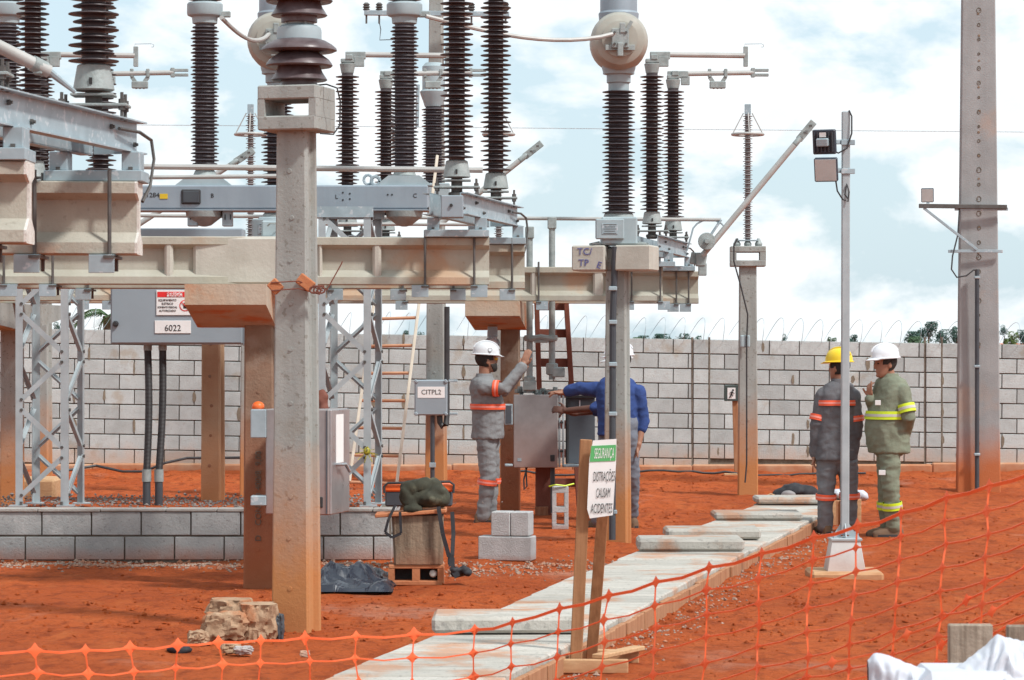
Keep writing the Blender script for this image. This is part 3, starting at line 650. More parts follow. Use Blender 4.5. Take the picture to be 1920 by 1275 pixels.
# ------------------------------------------------------------------ disconnect switches
DSL = .18                                   # sideways drift per metre of depth in the yard
def switch(label, x1, da, db, top=4.44, arms=None, plate_px=None, near_end='none', sl=DSL, box=False, m_p=None):
    m_p = m_p or m_por
    P1 = Vector((x1, da, 0)); P2 = Vector((x1+sl*(db-da), db, 0)); u = (P2-P1).normalized(); v = Vector((u.y, -u.x, 0))
    t = thing('disconnect_switch', label, 'switch', (x1, da, BT), group='disconnect switches on the beams')
    E0 = P1-u*.42; E1 = P2+u*.30
    Z = Vector((0,0,1)); zc0, zc1 = 2.665, 2.818
    # U channel: two webs with flanges
    for s in (-1, 1):
        o = v*(.11*s)
        b = MB(); b.bar(E0+o+Z*((zc0+zc1)/2), E1+o+Z*((zc0+zc1)/2), .008, zc1-zc0, 0, up=(0,0,1)); cp = part(b, 'channel', m_galv, t)
        b = MB()
        for z in (zc0+.003, zc1-.003): b.bar(E0+o+v*(s*.026)+Z*z, E1+o+v*(s*.026)+Z*z, .06, .007)
        sub(b, 'flange', m_galv, cp)
        for k, q in enumerate((E0+u*.05, P1+u*.12, P1+u*.4, P2-u*.1, E1-u*.05)):
            b = MB(); b.lathe([(.013,-.002),(.013,.012),(.008,.014),(.008,.022)], q+o+v*(s*.004)+Z*(zc0+.045+.06*(k % 2)), 6, Matrix((u, Z, v*s)).transposed()); sub(b, 'bolt', m_dark_cast, cp)
    b = MB(); b.bar(E1+Z*((zc0+zc1)/2)-v*.10, E1+Z*((zc0+zc1)/2)+v*.10, .006, zc1-zc0-.01); part(b, 'end_plate', m_galv, t)
    for P in (P1, P2):
        # foot channel across the beam and two legs
        b = MB(); c = P+Vector((0, .1, BT+.028)); b.box(c, (.46, .26, .052), .004); part(b, 'foot_plate', m_galv, t)
        for s in (-1, 1):
            b = MB(); b.box(P+Vector((s*.17, .1, (BT+.054+zc0)/2)), (.085, .16, zc0-BT-.056), .004); lg = part(b, 'leg', m_galv, t)
            b = MB(); b.box(P+Vector((s*.17, .018, BT+.062)), (.02, .012, .02)); sub(b, 'bolt', m_dark_cast, lg)
        # bearing, plates and bolts
        b = MB(); b.lathe([(.045, zc1-.02), (.06, zc1), (.06, zc1+.02), (.04, zc1+.028), (.04, 2.95)], P, 14); part(b, 'bearing', m_dark_cast, t)
        b = MB(); b.box(P+Z*2.876, (.33, .16, .014), .003); b.box(P+Z*2.925, (.2, .14, .012), .003); pl_ = part(b, 'rotating_plate', m_cast, t)
        for sx in (-.14, .14):
            for sy in (-.06, .06):
                b = MB(); b.tube([P+Vector((sx, sy, zc1-.01)), P+Vector((sx, sy, 2.935))], .008, 6); b.lathe([(.016,0),(.016,.02)], P+Vector((sx, sy, 2.884)), 6); b.lathe([(.016,0),(.016,.018)], P+Vector((sx, sy, 2.852)), 6); sub(b, 'bolt', m_dark_cast, pl_)
        # insulator stack
        bs = part(frustum(P, .098, .078, 2.945, 3.068), 'insulator_base', m_cast, t)
        b = MB(); b.box(P+Vector((0,-.095,2.985)), (.014,.01,.03)); sub(b, 'key_slot', m_black, bs)
        insulator(t, P+Z*3.068, top-3.068, .0575, .119, .098, .0365, m_p)
        part(frustum(P, .062, .078, top, top+.10), 'insulator_cap', m_cast, t)
        b = MB(); b.box(P+Z*(top+.125), (.13,.10,.04), .006); b.box(P+Z*(top+.16)+Vector((.02,0,0)), (.07,.12,.05), .006); part(b, 'terminal_clamp', m_cast, t)
    if arms:
        (l1, l2) = arms
        za = top+.19
        p = P1+Z*za; q = p+Vector((l1, .12*l1, 0))
        b = MB(); b.tube([p+Vector((.16,.02,0)), q], .028, 10); a = part(b, 'current_arm', m_alu, t)
        b = MB(); b.box(p+Vector((.08,.01,-.01)), (.20,.05,.075), .006); b.box(p+Vector((.115,.01,-.07)), (.10,.055,.10), .004); sub(b, 'hinge_block', m_cast, a)
        b = MB(); b.box(q+Vector((.01,0,-.01)), (.045,.04,.20), .004); sub(b, 'end_plate', m_cast, a)
        b = MB(); b.tube([q+Vector((.0,0,.06)), q+Vector((0,0,.115)), q+Vector((.17,0,.118)), q+Vector((.19,0,.105)), q+Vector((.185,0,.085)), q+Vector((.165,0,.085))], .0035, 5); sub(b, 'arcing_horn', m_galv, a)
        p = P2+Z*(za-.03); q = p+Vector((l2, .12*l2, .02))
        b = MB(); b.tube([p+Vector((.12,.02,0)), q], .027, 10); a = part(b, 'current_arm', m_alu, t)
        b = MB(); b.box(p+Vector((.05,.01,-.01)), (.22,.05,.075), .006); b.box(p+Vector((.13,.01,-.075)), (.09,.05,.09), .004); sub(b, 'hinge_block', m_cast, a)
        b = MB()
        for s in (-1, 1): b.box(q+Vector((.06,0,s*.025)), (.19,.04,.03), .004)
        b.box(q+Vector((-.01,0,0)), (.04,.05,.10), .004); sub(b, 'contact_jaw', m_cast, a)
        c = p+(q-p)*.55
        b = MB()
        for s in (-1, 1):
            b.box(c+Vector((s*.085,0,0)), (.035,.05,.09), .005); b.bar(c+Vector((s*.085,0,-.04)), c+Vector((s*.045,0,-.10)), .03,.04)
        b.box(c+Vector((0,0,-.125)), (.17,.06,.075), .008)
        for k in range(3): b.box(c+Vector((-.04+.04*k,0,-.15)), (.022,.04,.035), .004)
        sub(b, 'ground_contact', m_cast, a)
    if box:
        b = MB(); q = P1-v*.0-u*.5; b.box(Vector((X(848, da-.45), da-.42, gzp(388, da-.42))), (.155, .16, .155), .006); bx_ = part(b, 'drive_box', m_grey, t)
        b = MB(); b.lathe([(.012,0),(.012,.01)], Vector((X(846, da-.5), da-.505, gzp(385, da-.5))), 8, Matrix.Rotation(rad(90), 3, 'X')); sub(b, 'bolt', m_black, bx_)
    # earthing lead down the leg
    b = MB(); q = E1+v*.14+Z*(zc0+.10)
    b.tube([q-u*.35, q-u*.1+v*.02, q+v*.04-Z*.03+u*.02, q+v*.05-Z*.12+u*.03, q+v*.05-Z*.25-u*.03, q+v*.04-Z*.33-u*.12], .0085, 6); part(b, 'earth_lead', m_dark_cast, t)
    return t
switch('near disconnect switch with a long galvanised frame at the upper left corner', -2.235, 11.75, 13.3, top=4.9)
switch('middle-row disconnect switch at left, its brown insulators rising behind the near frame', -3.42, 20.3, 21.8)
switch('middle-row disconnect switch at centre, on the end of the long ribbed beam', -.394, 20.3, 21.8, box=True)
switch('far disconnect switch at left whose arms reach out beside the near insulator', -4.66, 28.25, 29.95, arms=(.90, .78))
switch('far disconnect switch left of centre, behind the foreground pole', -1.634, 28.25, 29.95, arms=(.98, .90))
switch('far disconnect switch at right of the round-headed transformer, two arms reaching right', 1.39, 28.25, 29.95, arms=(.93, .86))
t = thing('contact_arm', 'thick pale tube arm slanting down across the upper left corner', 'arm', at(-40, 68, 12.4))
b = MB(); b.tube([at(-60, 58, 12.4), at(92, 134, 12.6)], .030, 12); part(b, 'tube', m_alu, t)
b = MB(); b.tube([at(60, 118, 12.56), at(84, 130, 12.6)], .036, 12); b.box(at(72, 130, 12.58), (.04,.05,.05), .006); part(b, 'collar', m_cast, t)
b = MB(); b.tube([at(92, 134, 12.6), at(140, 172, 12.7)], [.018,.010], 8); part(b, 'tail_rod', m_galv, t)
# long operating rods
def rod(label, pts, r, m=m_alu, name='operating_rod', cat='rod', group='operating rods'):
    b = MB(); b.tube(pts, r, 8); return single(b, name, m, label, cat, pts[0], group)
rod('long pale operating rod running across in front of the breaker insulators', [at(236, 312, 21.0), at(905, 319, 21.0)], .021)
rod('lower pale operating rod behind the foreground pole at left', [at(236, 333, 22.6), at(545, 330, 22.6)], .017)
rod('far operating rod level with the beams, crossing behind the transformer', [at(240, 404, 29.0), at(1352, 412, 29.0)], .019)
rod('short rod under the breaker housing between the far switches', [at(600, 420, 27.6), at(905, 421, 27.6)], .017)
# earthing blades (open, pointing up to the right)
def blade(label, p0, p1, d, pivot=True):
    a, b_ = at(*p0, d), at(*p1, d); u = (b_-a).normalized(); s = (b_-a).length
    t = thing('earthing_blade', label, 'blade', a, group='raised earthing blades')
    b = MB(); b.tube([a, b_-u*.30], .03, 12); part(b, 'tube', m_alu, t)
    b = MB(); b.tube([b_-u*.31, b_-u*.22, b_-u*.20], [.03, .03, .02], 12); b.bar(b_-u*.24, b_, .075, .02, .004, up=(0,-1,0)); tp = part(b, 'blade_tip', m_cast, t)
    for k in (.06, .15):
        b = MB(); b.box(b_-u*k+Vector((0,-.042,0)), (.03,.012,.02)); part(b, 'bolt', m_dark_cast, t)
    if pivot:
        c = a+u*.10
        b = MB(); b.lathe([(.03,-.09),(.085,-.085),(.09,-.07),(.085,-.02),(.05,.0),(.05,.1)], c+Vector((-.02,-.02,.07)), 18, Matrix.Rotation(rad(-90), 3, 'X')); b.lathe([(.025,-.12),(.03,-.085)], c+Vector((-.02,-.02,.07)), 10, Matrix.Rotation(rad(-90), 3, 'X')); part(b, 'spring_drum', m_cast, t)
        b = MB(); q = a-u*.02; b.box(q+Vector((.0,.02,-.02)), (.10,.08,.14), .01); b.box(q+Vector((.02,.02,-.12)), (.085,.06,.13), .008); b.bar(q+Vector((-.10,.05,.0)), q+Vector((.06,.05,-.03)), .06,.12,.006); part(b, 'counterweight', m_cast, t)
        b = MB(); b.bar(a+u*.06+Vector((-.03,-.03,.05)), at(1352, 412, d), .05, .02, .004); part(b, 'crank', m_galv, t)
        b = MB(); pts = [at(1288, 470, d)]+[at(1297+33*(1-math.cos(k*math.pi/8)), 438-26*math.sin(k*math.pi/8), d) for k in range(9)]; pts[-1] = at(1350, 440, d); b.tube(pts, .009, 6); part(b, 'flexible_lead', m_galv, t)
    return t
blade('raised earthing blade at right, slanting up past the thin arrester', (1316, 480), (1526, 228), 29.0)
blade('raised earthing blade tip showing between the centre insulators and the sky', (800, 440), (1016, 268), 30.6, False)
blade('raised earthing blade behind the breaker housing at left', (255, 424), (476, 281), 30.6, False)
# vertical drive tubes from the open cabinet
for (px, y0, y1, d, lab) in ((993, 428, 737, 28.75, 'left vertical drive tube rising from the open cabinet'), (1035, 410, 712, 28.75, 'right vertical drive tube rising from the open cabinet to the rod')):
    t = thing('drive_tube', lab, 'tube', at(px, y1, d), group='drive tubes above the cabinet')
    b = MB(); b.tube([at(px, y0, d), at(px, y1, d)], .032, 12); part(b, 'tube', m_cast, t)
    for yy in (634,):
        b = MB(); b.lathe([(.05,-.03),(.056,-.02),(.056,.02),(.05,.03)], at(px, yy, d), 12); part(b, 'coupling', m_cast, t)
    b = MB(); b.box(at(px, y0+8, d), (.09,.09,.12), .008); part(b, 'clamp', m_cast, t)
    b = MB(); b.lathe([(.045,-.06),(.06,-.05),(.06,.05),(.045,.06)], at(px, y1-20, d), 10); b.box(at(px+(12 if px > 1000 else 0), y1-14, d), (.13,.12,.10), .01); part(b, 'gear_housing', m_cast, t)
b = MB(); b.tube([at(993, 636, 28.72), at(1014, 632, 28.7), at(1038, 636, 28.72)], .03, 8); b.box(at(1015, 640, 28.72), (.15,.05,.03), .006)
single(b, 'linkage', m_cast, 'horizontal linkage joining the two drive tubes above the raised hand', 'linkage', at(1015, 640, 28.72))
# ------------------------------------------------------------------ circuit breaker
dK = 24.0
zk0, zk1 = gzp(392, dK), gzp(347, dK)
br = thing('circuit_breaker', 'blue-grey three-pole circuit breaker housing with tall dark insulators', 'circuit breaker', (X(300, dK), dK, zk0))
b = MB(); b.span((X(-70, dK), dK, zk0), (X(803, dK), dK+.36, zk1), .012); hs = part(b, 'housing', m_brk, br)
b = MB(); b.span((X(-72, dK), dK-.012, zk0-.012), (X(805, dK), dK+.37, zk0-.001)); sub(b, 'bottom_flange', m_brk, hs)
b = MB(); b.box(at(358, 369, dK-.006), (.165, .02, .125), .02); fr = sub(b, 'window_frame', m_rubber, hs)
b = MB(); b.box(at(358, 369, dK-.018), (.135, .01, .10), .012); sub(b, 'dark_window', m_conduit, hs)
text('11284', .055, at(283, 366, dK-.002), m_black, br, sx=1.05)
text('B', .05, at(398, 367, dK-.002), m_black, br); text('C', .05, at(778, 367, dK-.002), m_black, br); text('L', .05, at(631, 369, dK-.002), m_black, br)
b = MB(); b.box(at(307, 368, dK-.003), (.066, .006, .042)); sub(b, 'yellow_sticker', m_yelstk, hs)
for (px, py) in ((643,361),(643,375),(656,363),(656,373),(727,365),(735,365)):
    b = MB(); b.lathe([(.008,0),(.008,.006)], at(px, py, dK+.002), 8, Matrix.Rotation(rad(90), 3, 'X')); sub(b, 'bolt_hole', m_black, hs)
for i, px in enumerate((6, 380, 757)):
    c = Vector((X(px, dK), dK+.17, 0)); Zt = gzp(42, dK)
    b = MB(); b.prism([(-.24,0),(.24,0),(.13,.085),(-.13,.085)], c+Vector((0,-.13,zk1)), (1,0,0), (0,0,1), (0,.26,0)); fo = part(b, 'pedestal', m_brk_l, br)
    part(frustum(c, .10, .085, zk1+.085, zk1+.135), 'lower_flange', m_cast, br)
    io = insulator(br, c+Vector((0,0,zk1+.135)), Zt-zk1-.135, .082, .122, .108, .0305, m_por2)
    b = MB(); b.lathe([(.082, Zt), (.105, Zt+.01), (.11, Zt+.06), (.145, Zt+.075), (.152, Zt+.09), (.152, Zt+.17), (.14, Zt+.185), (.10, Zt+.195)], c, 24); hd = part(b, 'mid_flange', m_brk_l, br)
    insulator(br, c+Vector((0,0,Zt+.195)), .9, .10, .15, .13, .0305, m_por2)
    b = MB(); b.box(c+Vector((.17,-.02,Zt+.085)), (.10,.05,.05), .006); sub(b, 'terminal_pad', m_cast, hd)
    b = MB(); b.lathe([(.02,-.13),(.06,-.12),(.15,-.05),(.16,0)], c+Vector((0,-.05,zk0-.013)), 16); part(b, 'drip_cone', m_cast, br)
for px in (362, 427):
    b = MB(); b.box(at(px, 408, dK+.1), (.085,.10,.15), .006); bk = part(b, 'support_bracket', m_galv, br)
    for q in (-5, 5):
        b = MB(); b.box(at(px+q, 407, dK+.043), (.008,.006,.045)); sub(b, 'slot', m_black, bk)
b = MB(); b.tube([at(690+8*math.cos(a*.6), 337+9*math.sin(a*.6), dK+.1) for a in range(12)], .012, 6); part(b, 'lifting_eye', m_galv, br)
b = MB(); b.tube([at(704+8*math.cos(a*.6), 339+8*math.sin(a*.6), dK+.05) for a in range(12)], .014, 6); part(b, 'lifting_eye', m_galv, br)
# lattice supports of the breaker
def lattice(label, pxl, d, z0, z1, w=.437, dp=.42):
    t = thing('lattice_support', label, 'support', (X(pxl, d)+w/2, d+dp/2, z0), group='lattice supports of the breaker')
    x0 = X(pxl, d); cs = {}
    for i in (0, 1):
        for j in (0, 1):
            cx = x0+w*i+DSL*dp*j; cy = d+dp*j; cs[(i, j)] = Vector((cx, cy, 0))
            sx = -1 if i else 1; sy = -1 if j else 1
            b = MB(); b.span((cx, cy, z0), (cx+sx*.06, cy+sy*.007, z1)); b.span((cx, cy+sy*.007, z0), (cx+sx*.007, cy+sy*.06, z1)); lg = part(b, 'leg', m_lat, t)
            b = MB(); b.box(Vector((cx+sx*.02, cy+sy*.02, z0+.006)), (.14,.12,.012)); sub(b, 'base_plate', m_lat, lg)
            b = MB(); b.lathe([(.012,0),(.012,.03)], Vector((cx+sx*.05, cy-sy*.02, z0+.012)), 6); sub(b, 'anchor_bolt', m_dark_cast, lg)
    n = 6; hh = (z1-z0-.06)/n
    def brace(a, b2, za, zb, nrm):
        bb = MB(); p = a+Vector((0,0,za)); q = b2+Vector((0,0,zb)); e = (q-p).normalized()*.02; p += nrm*.006+e; q += nrm*.006-e
        bb.bar(p, q, .042, .005, 0, up=nrm); bb.bar(p+nrm*.018, q+nrm*.018, .005, .036, 0, up=nrm)
        br_ = part(bb, 'brace', m_lat, t)
        for w_ in (p, q):
            c = MB(); c.lathe([(.014,-.004),(.014,.012)], w_-nrm*.008, 6, Matrix(((1,0,0),(0,0,1),(0,-1,0))) if abs(nrm.y) > .5 else Matrix(((0,0,1),(0,1,0),(-1,0,0)))); sub(c, 'bolt', m_dark_cast, br_)
    for k in range(n):
        za, zb = z0+.05+k*hh+.03, z0+.05+(k+1)*hh-.03
        o = Vector((.035,0,0))
        f = (k % 2 == 0)
        brace(cs[(0,0)]+o, cs[(1,0)]-o, za if f else zb, zb if f else za, Vector((0,1,0)))
        brace(cs[(0,1)]+o, cs[(1,1)]-o, zb if f else za, za if f else zb, Vector((0,-1,0)))
        for i in (0, 1):
            nr = Vector((1,0,0)) if i == 0 else Vector((-1,0,0))
            g = f if i else not f
            brace(cs[(i,0)]+Vector((0,.035,0)), cs[(i,1)]-Vector((0,.035,0)), za if g else zb, zb if g else za, nr)
    for j in (0, 1):
        b = MB(); b.bar(cs[(0,j)]+Vector((-.02,.02*(1-2*j),z1)), cs[(1,j)]+Vector((.02,.02*(1-2*j),z1)), .06, .09); part(b, 'top_rail', m_galv, t)
    return t
lattice('bolted grey lattice support at far left standing on the low wall', 29, 23.75, .40, 2.86)
lattice('bolted grey lattice support right of the foreground pole, with yellow tape tied to it', 597, 23.75, .40, 2.86)
b = MB(); c = at(688, 846, 23.7)
for k in range(9):
    a = k*.75; q = c+Vector((math.cos(a)*.09, -.02, math.sin(a)*.07-.03)); b.bar(c+Vector((0,-.01,0)), q, .014, .004)
b.ell(c, (.03,.03,.035)); single(b, 'tape_knot', mat('yellow_black_tape', (.62,.55,.03), (.05,.05,.03), scale=60, rough=.5, bump=0), 'knot of yellow and black tape tied round the lattice leg', 'tape', c)
# ------------------------------------------------------------------ control cabinet 6022
d6c = 24.25
cb = thing('control_cabinet', 'wide grey control cabinet numbered 6022 hung under the beams with a danger plate', 'cabinet', at(337, 645, d6c))
b = MB(); b.span(at(207, 646, d6c), at(455, 531, d6c)+Vector((0,.42,0)), .012); part(b, 'cabinet_body', m_grey, cb)
b = MB(); b.span(at(209, 643, d6c-.012), at(453, 534, d6c-.012)+Vector((0,.011,0)), .006); dr = part(b, 'cabinet_door', m_grey, cb)
b = MB(); b.lathe([(.026,0),(.026,.02),(.016,.035),(.016,.05)], at(217, 607, d6c-.012), 12, Matrix.Rotation(rad(90), 3, 'X')); sub(b, 'door_lock', m_rubber, dr)
b = MB(); b.span(at(455, 648, d6c+.02), at(466, 540, d6c+.02)+Vector((0,.3,0)), .005); part(b, 'side_flange', m_grey, cb)
sg = MB(); sg.span(at(293, 591, d6c-.022), at(361, 544, d6c-.022)+Vector((0,.008,0)), .002); pg = part(sg, 'danger_plate', m_white, cb)
b = MB(); b.span(at(295, 557, d6c-.0245), at(360, 547, d6c-.0245)+Vector((0,.002,0))); sub(b, 'red_band', m_redp, pg)
b = MB(); b.box(at(327.5, 552, d6c-.0258), (.135, .002, .036)); sub(b, 'band_label', m_white, pg)
text('PERIGO', .046, at(327.5, 552, d6c-.0275), m_redp, cb, sx=.92)
for i, s in enumerate(('EQUIPAMENTO', 'ELÉTRICO', 'SOMENTE PESSOAL', 'AUTORIZADO')): text(s, .026 if i != 2 else .023, at(314, 563+i*6.6, d6c-.0235), m_black, cb, sx=.85)
b = MB(); b.lathe([(.048,0),(.048,.002)], at(347, 573, d6c-.0225), 24, Matrix.Rotation(rad(90), 3, 'X')); rg = sub(b, 'ban_ring', m_redp, pg)
b = MB(); b.lathe([(.040,0),(.040,.0035)], at(347, 573, d6c-.0225), 24, Matrix.Rotation(rad(90), 3, 'X')); sub(b, 'ban_disc', m_white, rg)
b = MB(); hc = at(347, 575, d6c-.027); b.box(hc, (.03,.003,.03), .001)
for k in range(4): b.bar(hc+Vector((-.012+.008*k,0,.01)), hc+Vector((-.018+.012*k,0,.036-.004*abs(k-1.5))), .006,.003)
b.bar(hc+Vector((.012,0,-.005)), hc+Vector((.027,0,.012)), .006,.003); sub(b, 'hand_mark', m_black, rg)
b = MB(); b.bar(at(340, 566, d6c-.031), at(354, 580, d6c-.031), .007, .002, up=(0,1,0)); sub(b, 'ban_bar', m_redp, rg)
b = MB(); b.span(at(290, 625, d6c-.020), at(358, 601, d6c-.020)+Vector((0,.006,0)), .002); part(b, 'number_plate', m_white, cb)
text('6022', .075, at(324, 615.5, d6c-.0215), m_black, cb, sx=.95)
for (pxa, pxb, lab) in ((277, 275, 'left black corrugated conduit dropping from the grey cabinet to the platform'), (305, 298, 'right black corrugated conduit dropping from the grey cabinet to the platform')):
    t = thing('conduit', lab, 'conduit', at(pxb, 945, d6c+.12), group='conduits under the grey cabinet')
    n = 90; prof = []; b = MB(); pts = []; R = []
    for i in range(n*2+1):
        k = i/(n*2); y = 655+k*(882-655); px = pxa+(pxb-pxa)*k+3*math.sin(k*3.1); pts.append(at(px, y, d6c+.12)); R.append(.033 if i % 2 else .030)
    b.tube(pts, R, 12); part(b, 'hose', m_rubber, t)
    b = MB(); b.tube([at(pxa, 644, d6c+.12), at(pxa, 657, d6c+.12)], .036, 12); part(b, 'top_collar', m_cast, t)
    b = MB(); b.tube([at(pxb, 880, d6c+.12), at(pxb, 903, d6c+.12)], .040, 12); part(b, 'lower_collar', m_cast, t)
    b = MB(); b.tube([at(pxb, 902, d6c+.12), at(pxb, 950, d6c+.12)], .034, 12); part(b, 'pipe_stub', m_conduit, t)
b = MB(); b.span(at(250, 447, 26.5), at(455, 428, 26.5)+Vector((0,.3,0)), .01); single(b, 'cable_duct', m_grey, 'plain grey duct lying along behind the long ribbed beam', 'duct', at(350, 447, 26.5))
b = MB(); b.span(at(490, 447, 20.35), at(524, 413, 20.35)+Vector((0,.22,0)), .012); o1 = single(b, 'switch_box', m_brk_l, 'small pale box on the beam just left of the foreground pole', 'box', at(507, 447, 20.35))
b = MB(); b.tube([at(502, 424, 20.33)+Vector((0,-.02,0)), at(506, 419, 20.3), at(522, 419, 20.3), at(524, 424, 20.33)], .006, 6); part(b, 'handle', m_cast, o1)
# ------------------------------------------------------------------ current transformers
def ctrans(label, px, d, lead, yaw=14, head_only=False, ybox=0):
    c = Vector((gx(px, d), d, 0)); Zb = gzp(460, d)
    t = thing('current_transformer', label, 'transformer', (c.x, d, Zb), group='round-headed current transformers')
    b = MB(); b.box(c+Vector((-.075*0,0,(gzp(408,d)+Zb)/2)), (.32,.34,gzp(408,d)-Zb), .014); bx_ = part(b, 'terminal_box', m_brk_l, t)
    b = MB(); b.box(c+Vector((-.085,-.18,(gzp(412,d)+gzp(450,d))/2)), (.255,.035,gzp(412,d)-gzp(450,d)), .01); cv = sub(b, 'box_cover', m_brk_l, bx_)
    b = MB(); b.box(c+Vector((-.085,-.2,gzp(431,d))), (.14,.004,.095), .001); sub(b, 'rating_plate', m_galv, bx_)
    for k in range(5):
        b = MB(); b.box(c+Vector((-.085,-.2025,gzp(423+4*k,d))), (.115-.02*(k % 2),.002,.006)); sub(b, 'plate_line', m_dark_cast, bx_)
    for s in (-1, 1):
        b = MB(); b.box(c+Vector((s*.19,0,Zb+.01)), (.1,.3,.02), .003); b.bar(c+Vector((s*.17,-.05,Zb+.02)), c+Vector((s*.26,-.05,Zb-.0)), .1,.03); sub(b, 'foot', m_cast, bx_)
    b = MB(); b.lathe([(.135, gzp(408,d)), (.13, gzp(402,d)), (.10, gzp(396,d))], c, 20); part(b, 'lower_flange', m_cast, t)
    z0, z1 = gzp(402, d), gzp(168, d)
    insulator(t, c+Vector((0,0,z0)), z1-z0, .090, .148, .128, .0335, m_por2)
    b = MB(); b.lathe([(.092, z1-.01), (.092, gzp(157,d)), (.107, gzp(155,d)), (.107, gzp(141,d)), (.14, gzp(139,d)), (.14, gzp(135,d)), (.15, gzp(128,d)), (.15, gzp(118,d))], c, 24); nk = part(b, 'neck', m_brk_l, t)
    R = pxm(54, d); hc = c+Vector((0,0,gzp(80,d)))
    b = MB(); pr = [(R*.25,-.31),(R*.62,-.305),(R*.86,-.27),(R*.98,-.20),(R,-.12),(R,.12),(R*.98,.2),(R*.86,.27),(R*.6,.305),(R*.25,.31)]
    b.lathe(pr, hc, 32, Matrix.Rotation(rad(90), 3, 'X')); hd = part(b, 'head', m_olive, t)
    b = MB(); b.lathe([(R*.15,.0),(R*.62,.005),(R*.62,.02),(R*.3,.03)], hc+Vector((0,-.30,0)), 24, Matrix.Rotation(rad(90), 3, 'X')); sub(b, 'head_boss', m_olive, hd)
    b = MB(); b.box(hc+Vector((-.0,-.355,.0)), (.15,.05,.17), .006); b.box(hc+Vector((0,-.37,-.10)), (.05,.05,.12), .006); b.box(hc+Vector((.02,-.37,.09)), (.05,.04,.09), .006); b.bar(hc+Vector((.05,-.36,.06)), hc+Vector((.10,-.36,.15)), .035,.03); b.box(hc+Vector((0,-.345,-.08)), (.26,.02,.05), .004)
    tm = sub(b, 'terminal', m_cast, hd)
    for s in ((-.05,.05),(.05,.05),(-.05,-.05),(.05,-.05)):
        b = MB(); b.lathe([(.012,0),(.012,.014)], hc+Vector((s[0],-.38,s[1])), 6, Matrix.Rotation(rad(90), 3, 'X')); sub(b, 'bolt', m_dark_cast, hd)
    b = MB(); b.lathe([(.175, gzp(38,d)), (.18, gzp(26,d)), (.165, gzp(22,d)), (.165, gzp(-60,d)), (.12, gzp(-75,d))], c, 28); part(b, 'expansion_dome', m_brk, t)
    p0 = hc+Vector((-.04,-.36,.045)); b = MB(); pts = []
    for i in range(13):
        k = i/12; p = p0.lerp(lead, k); p.z -= .11*math.sin(math.pi*k**.8); pts.append(p)
    b.tube(pts, .019, 8); part(b, 'lead_cable', m_alu, t)
    return t
ctrans('round-headed current transformer on the pole with the dark conduit', 1160, dT, at(798, 30, 24.1)+Vector((0,0,0)))
ctrans('round-headed current transformer half hidden behind the stacked insulator', 520, 25.6, at(415, 33, 24.1))
pX, _, _ = pole('concrete_pole', 'hidden pole under the half-seen transformer behind the foreground pole', 524, 566, 25.6, .2, gzp(500, 25.6), topk=.9, yaw=10)
# head blocks of the transformer pole
t = pT; zt = gzp(508, dT)
for (s, wd_, lab) in ((-1, .30, 'a'), (1, .32, 'b')):
    b = MB(); b.box((s*.20-.02, -.02, zt+.11), (wd_, .40, .225), .012); part(b, 'pole_head', m_beam_rib, pT, world=False)
b = MB(); b.box((-.02, .06, zt+.10), (.2, .30, .2), .01); part(b, 'head_core', m_conc, pT, world=False)
text('TC/', .085, (-.25, -.2235, zt+.165), m_bluemark, pT, world=False); text('TP', .085, (-.26, -.2235, zt+.065), m_bluemark, pT, world=False); text('E', .085, (-.12, -.2235, zt+.045), m_bluemark, pT, world=False, rx=(.94,0,-.34), ry=(.34,0,.94))
b = MB(); q = [at(1153, 462, dT-.2), at(1152, 520, dT-.17), at(1149, 600, dT-.17), at(1148, 1012, dT-.19)]
cd = thing('conduit', 'dark plastic conduit strapped to the front of the transformer pole', 'conduit', at(1148, 1012, dT-.19))
b.tube(q, .030, 10); part(b, 'pipe', m_conduit, cd)
for yy in (541, 604, 683, 776, 960):
    b = MB(); b.box(at(1149, yy, dT-.19), (.075, .05, .038), .006); part(b, 'strap', m_galv, cd)
# voltage transformer behind
vt = thing('voltage_transformer', 'slim grey voltage transformer with a dark insulator behind the breaker pole', 'transformer', at(813, 350, 35.0))
c = Vector((X(813, 35), 35.0, 0))
insulator(vt, c+Vector((0,0,gzp(345,35))), gzp(200,35)-gzp(345,35), .10, .15, .13, .034, m_por2)
b = MB(); b.lathe([(.11, gzp(200,35)), (.13, gzp(190,35)), (.16, gzp(178,35)), (.17, gzp(172,35)), (.14, gzp(168,35)), (.14, gzp(125,35)), (.1, gzp(118,35))], c, 20); part(b, 'head_tank', m_brk_l, vt)
b = MB(); b.box(c+Vector((0,0,gzp(360,35))), (.4,.4,.2), .01); part(b, 'base_tank', m_brk_l, vt)
b = MB(); b.tube([c+Vector((-.19,-.1,gzp(160,35))), c+Vector((-.2,-.1,gzp(240,35)))], .022, 8); part(b, 'side_tube', m_galv, vt)
# crossarm and its insulators on the slender pole
ca = thing('crossarm', 'galvanised crossarm with small pin insulators near the top of the slender pole', 'crossarm', at(800, 22, dV-.3))
b = MB(); b.bar(at(683, 24, dV-.3), at(955, 27, dV-.3), .07, .06, .004); part(b, 'bar', m_galv, ca)
for px in (687, 711, 884, 948):
    b = MB(); c = at(px, 20, dV-.3); b.lathe([(.012,-.16),(.012,-.02),(.03,0),(.045,.015),(.03,.03),(.05,.045),(.03,.06),(.045,.075),(.02,.1)], c+Vector((0,0,.0)), 10); part(b, 'pin_insulator', m_dark_cast, ca)
b = MB(); b.tube([at(711, 40, dV-.3), at(714, 55, dV-.3), at(712, 75, dV-.3), at(740, 74, dV-.3)], .006, 5); part(b, 'jumper_wire', m_rubber, ca)
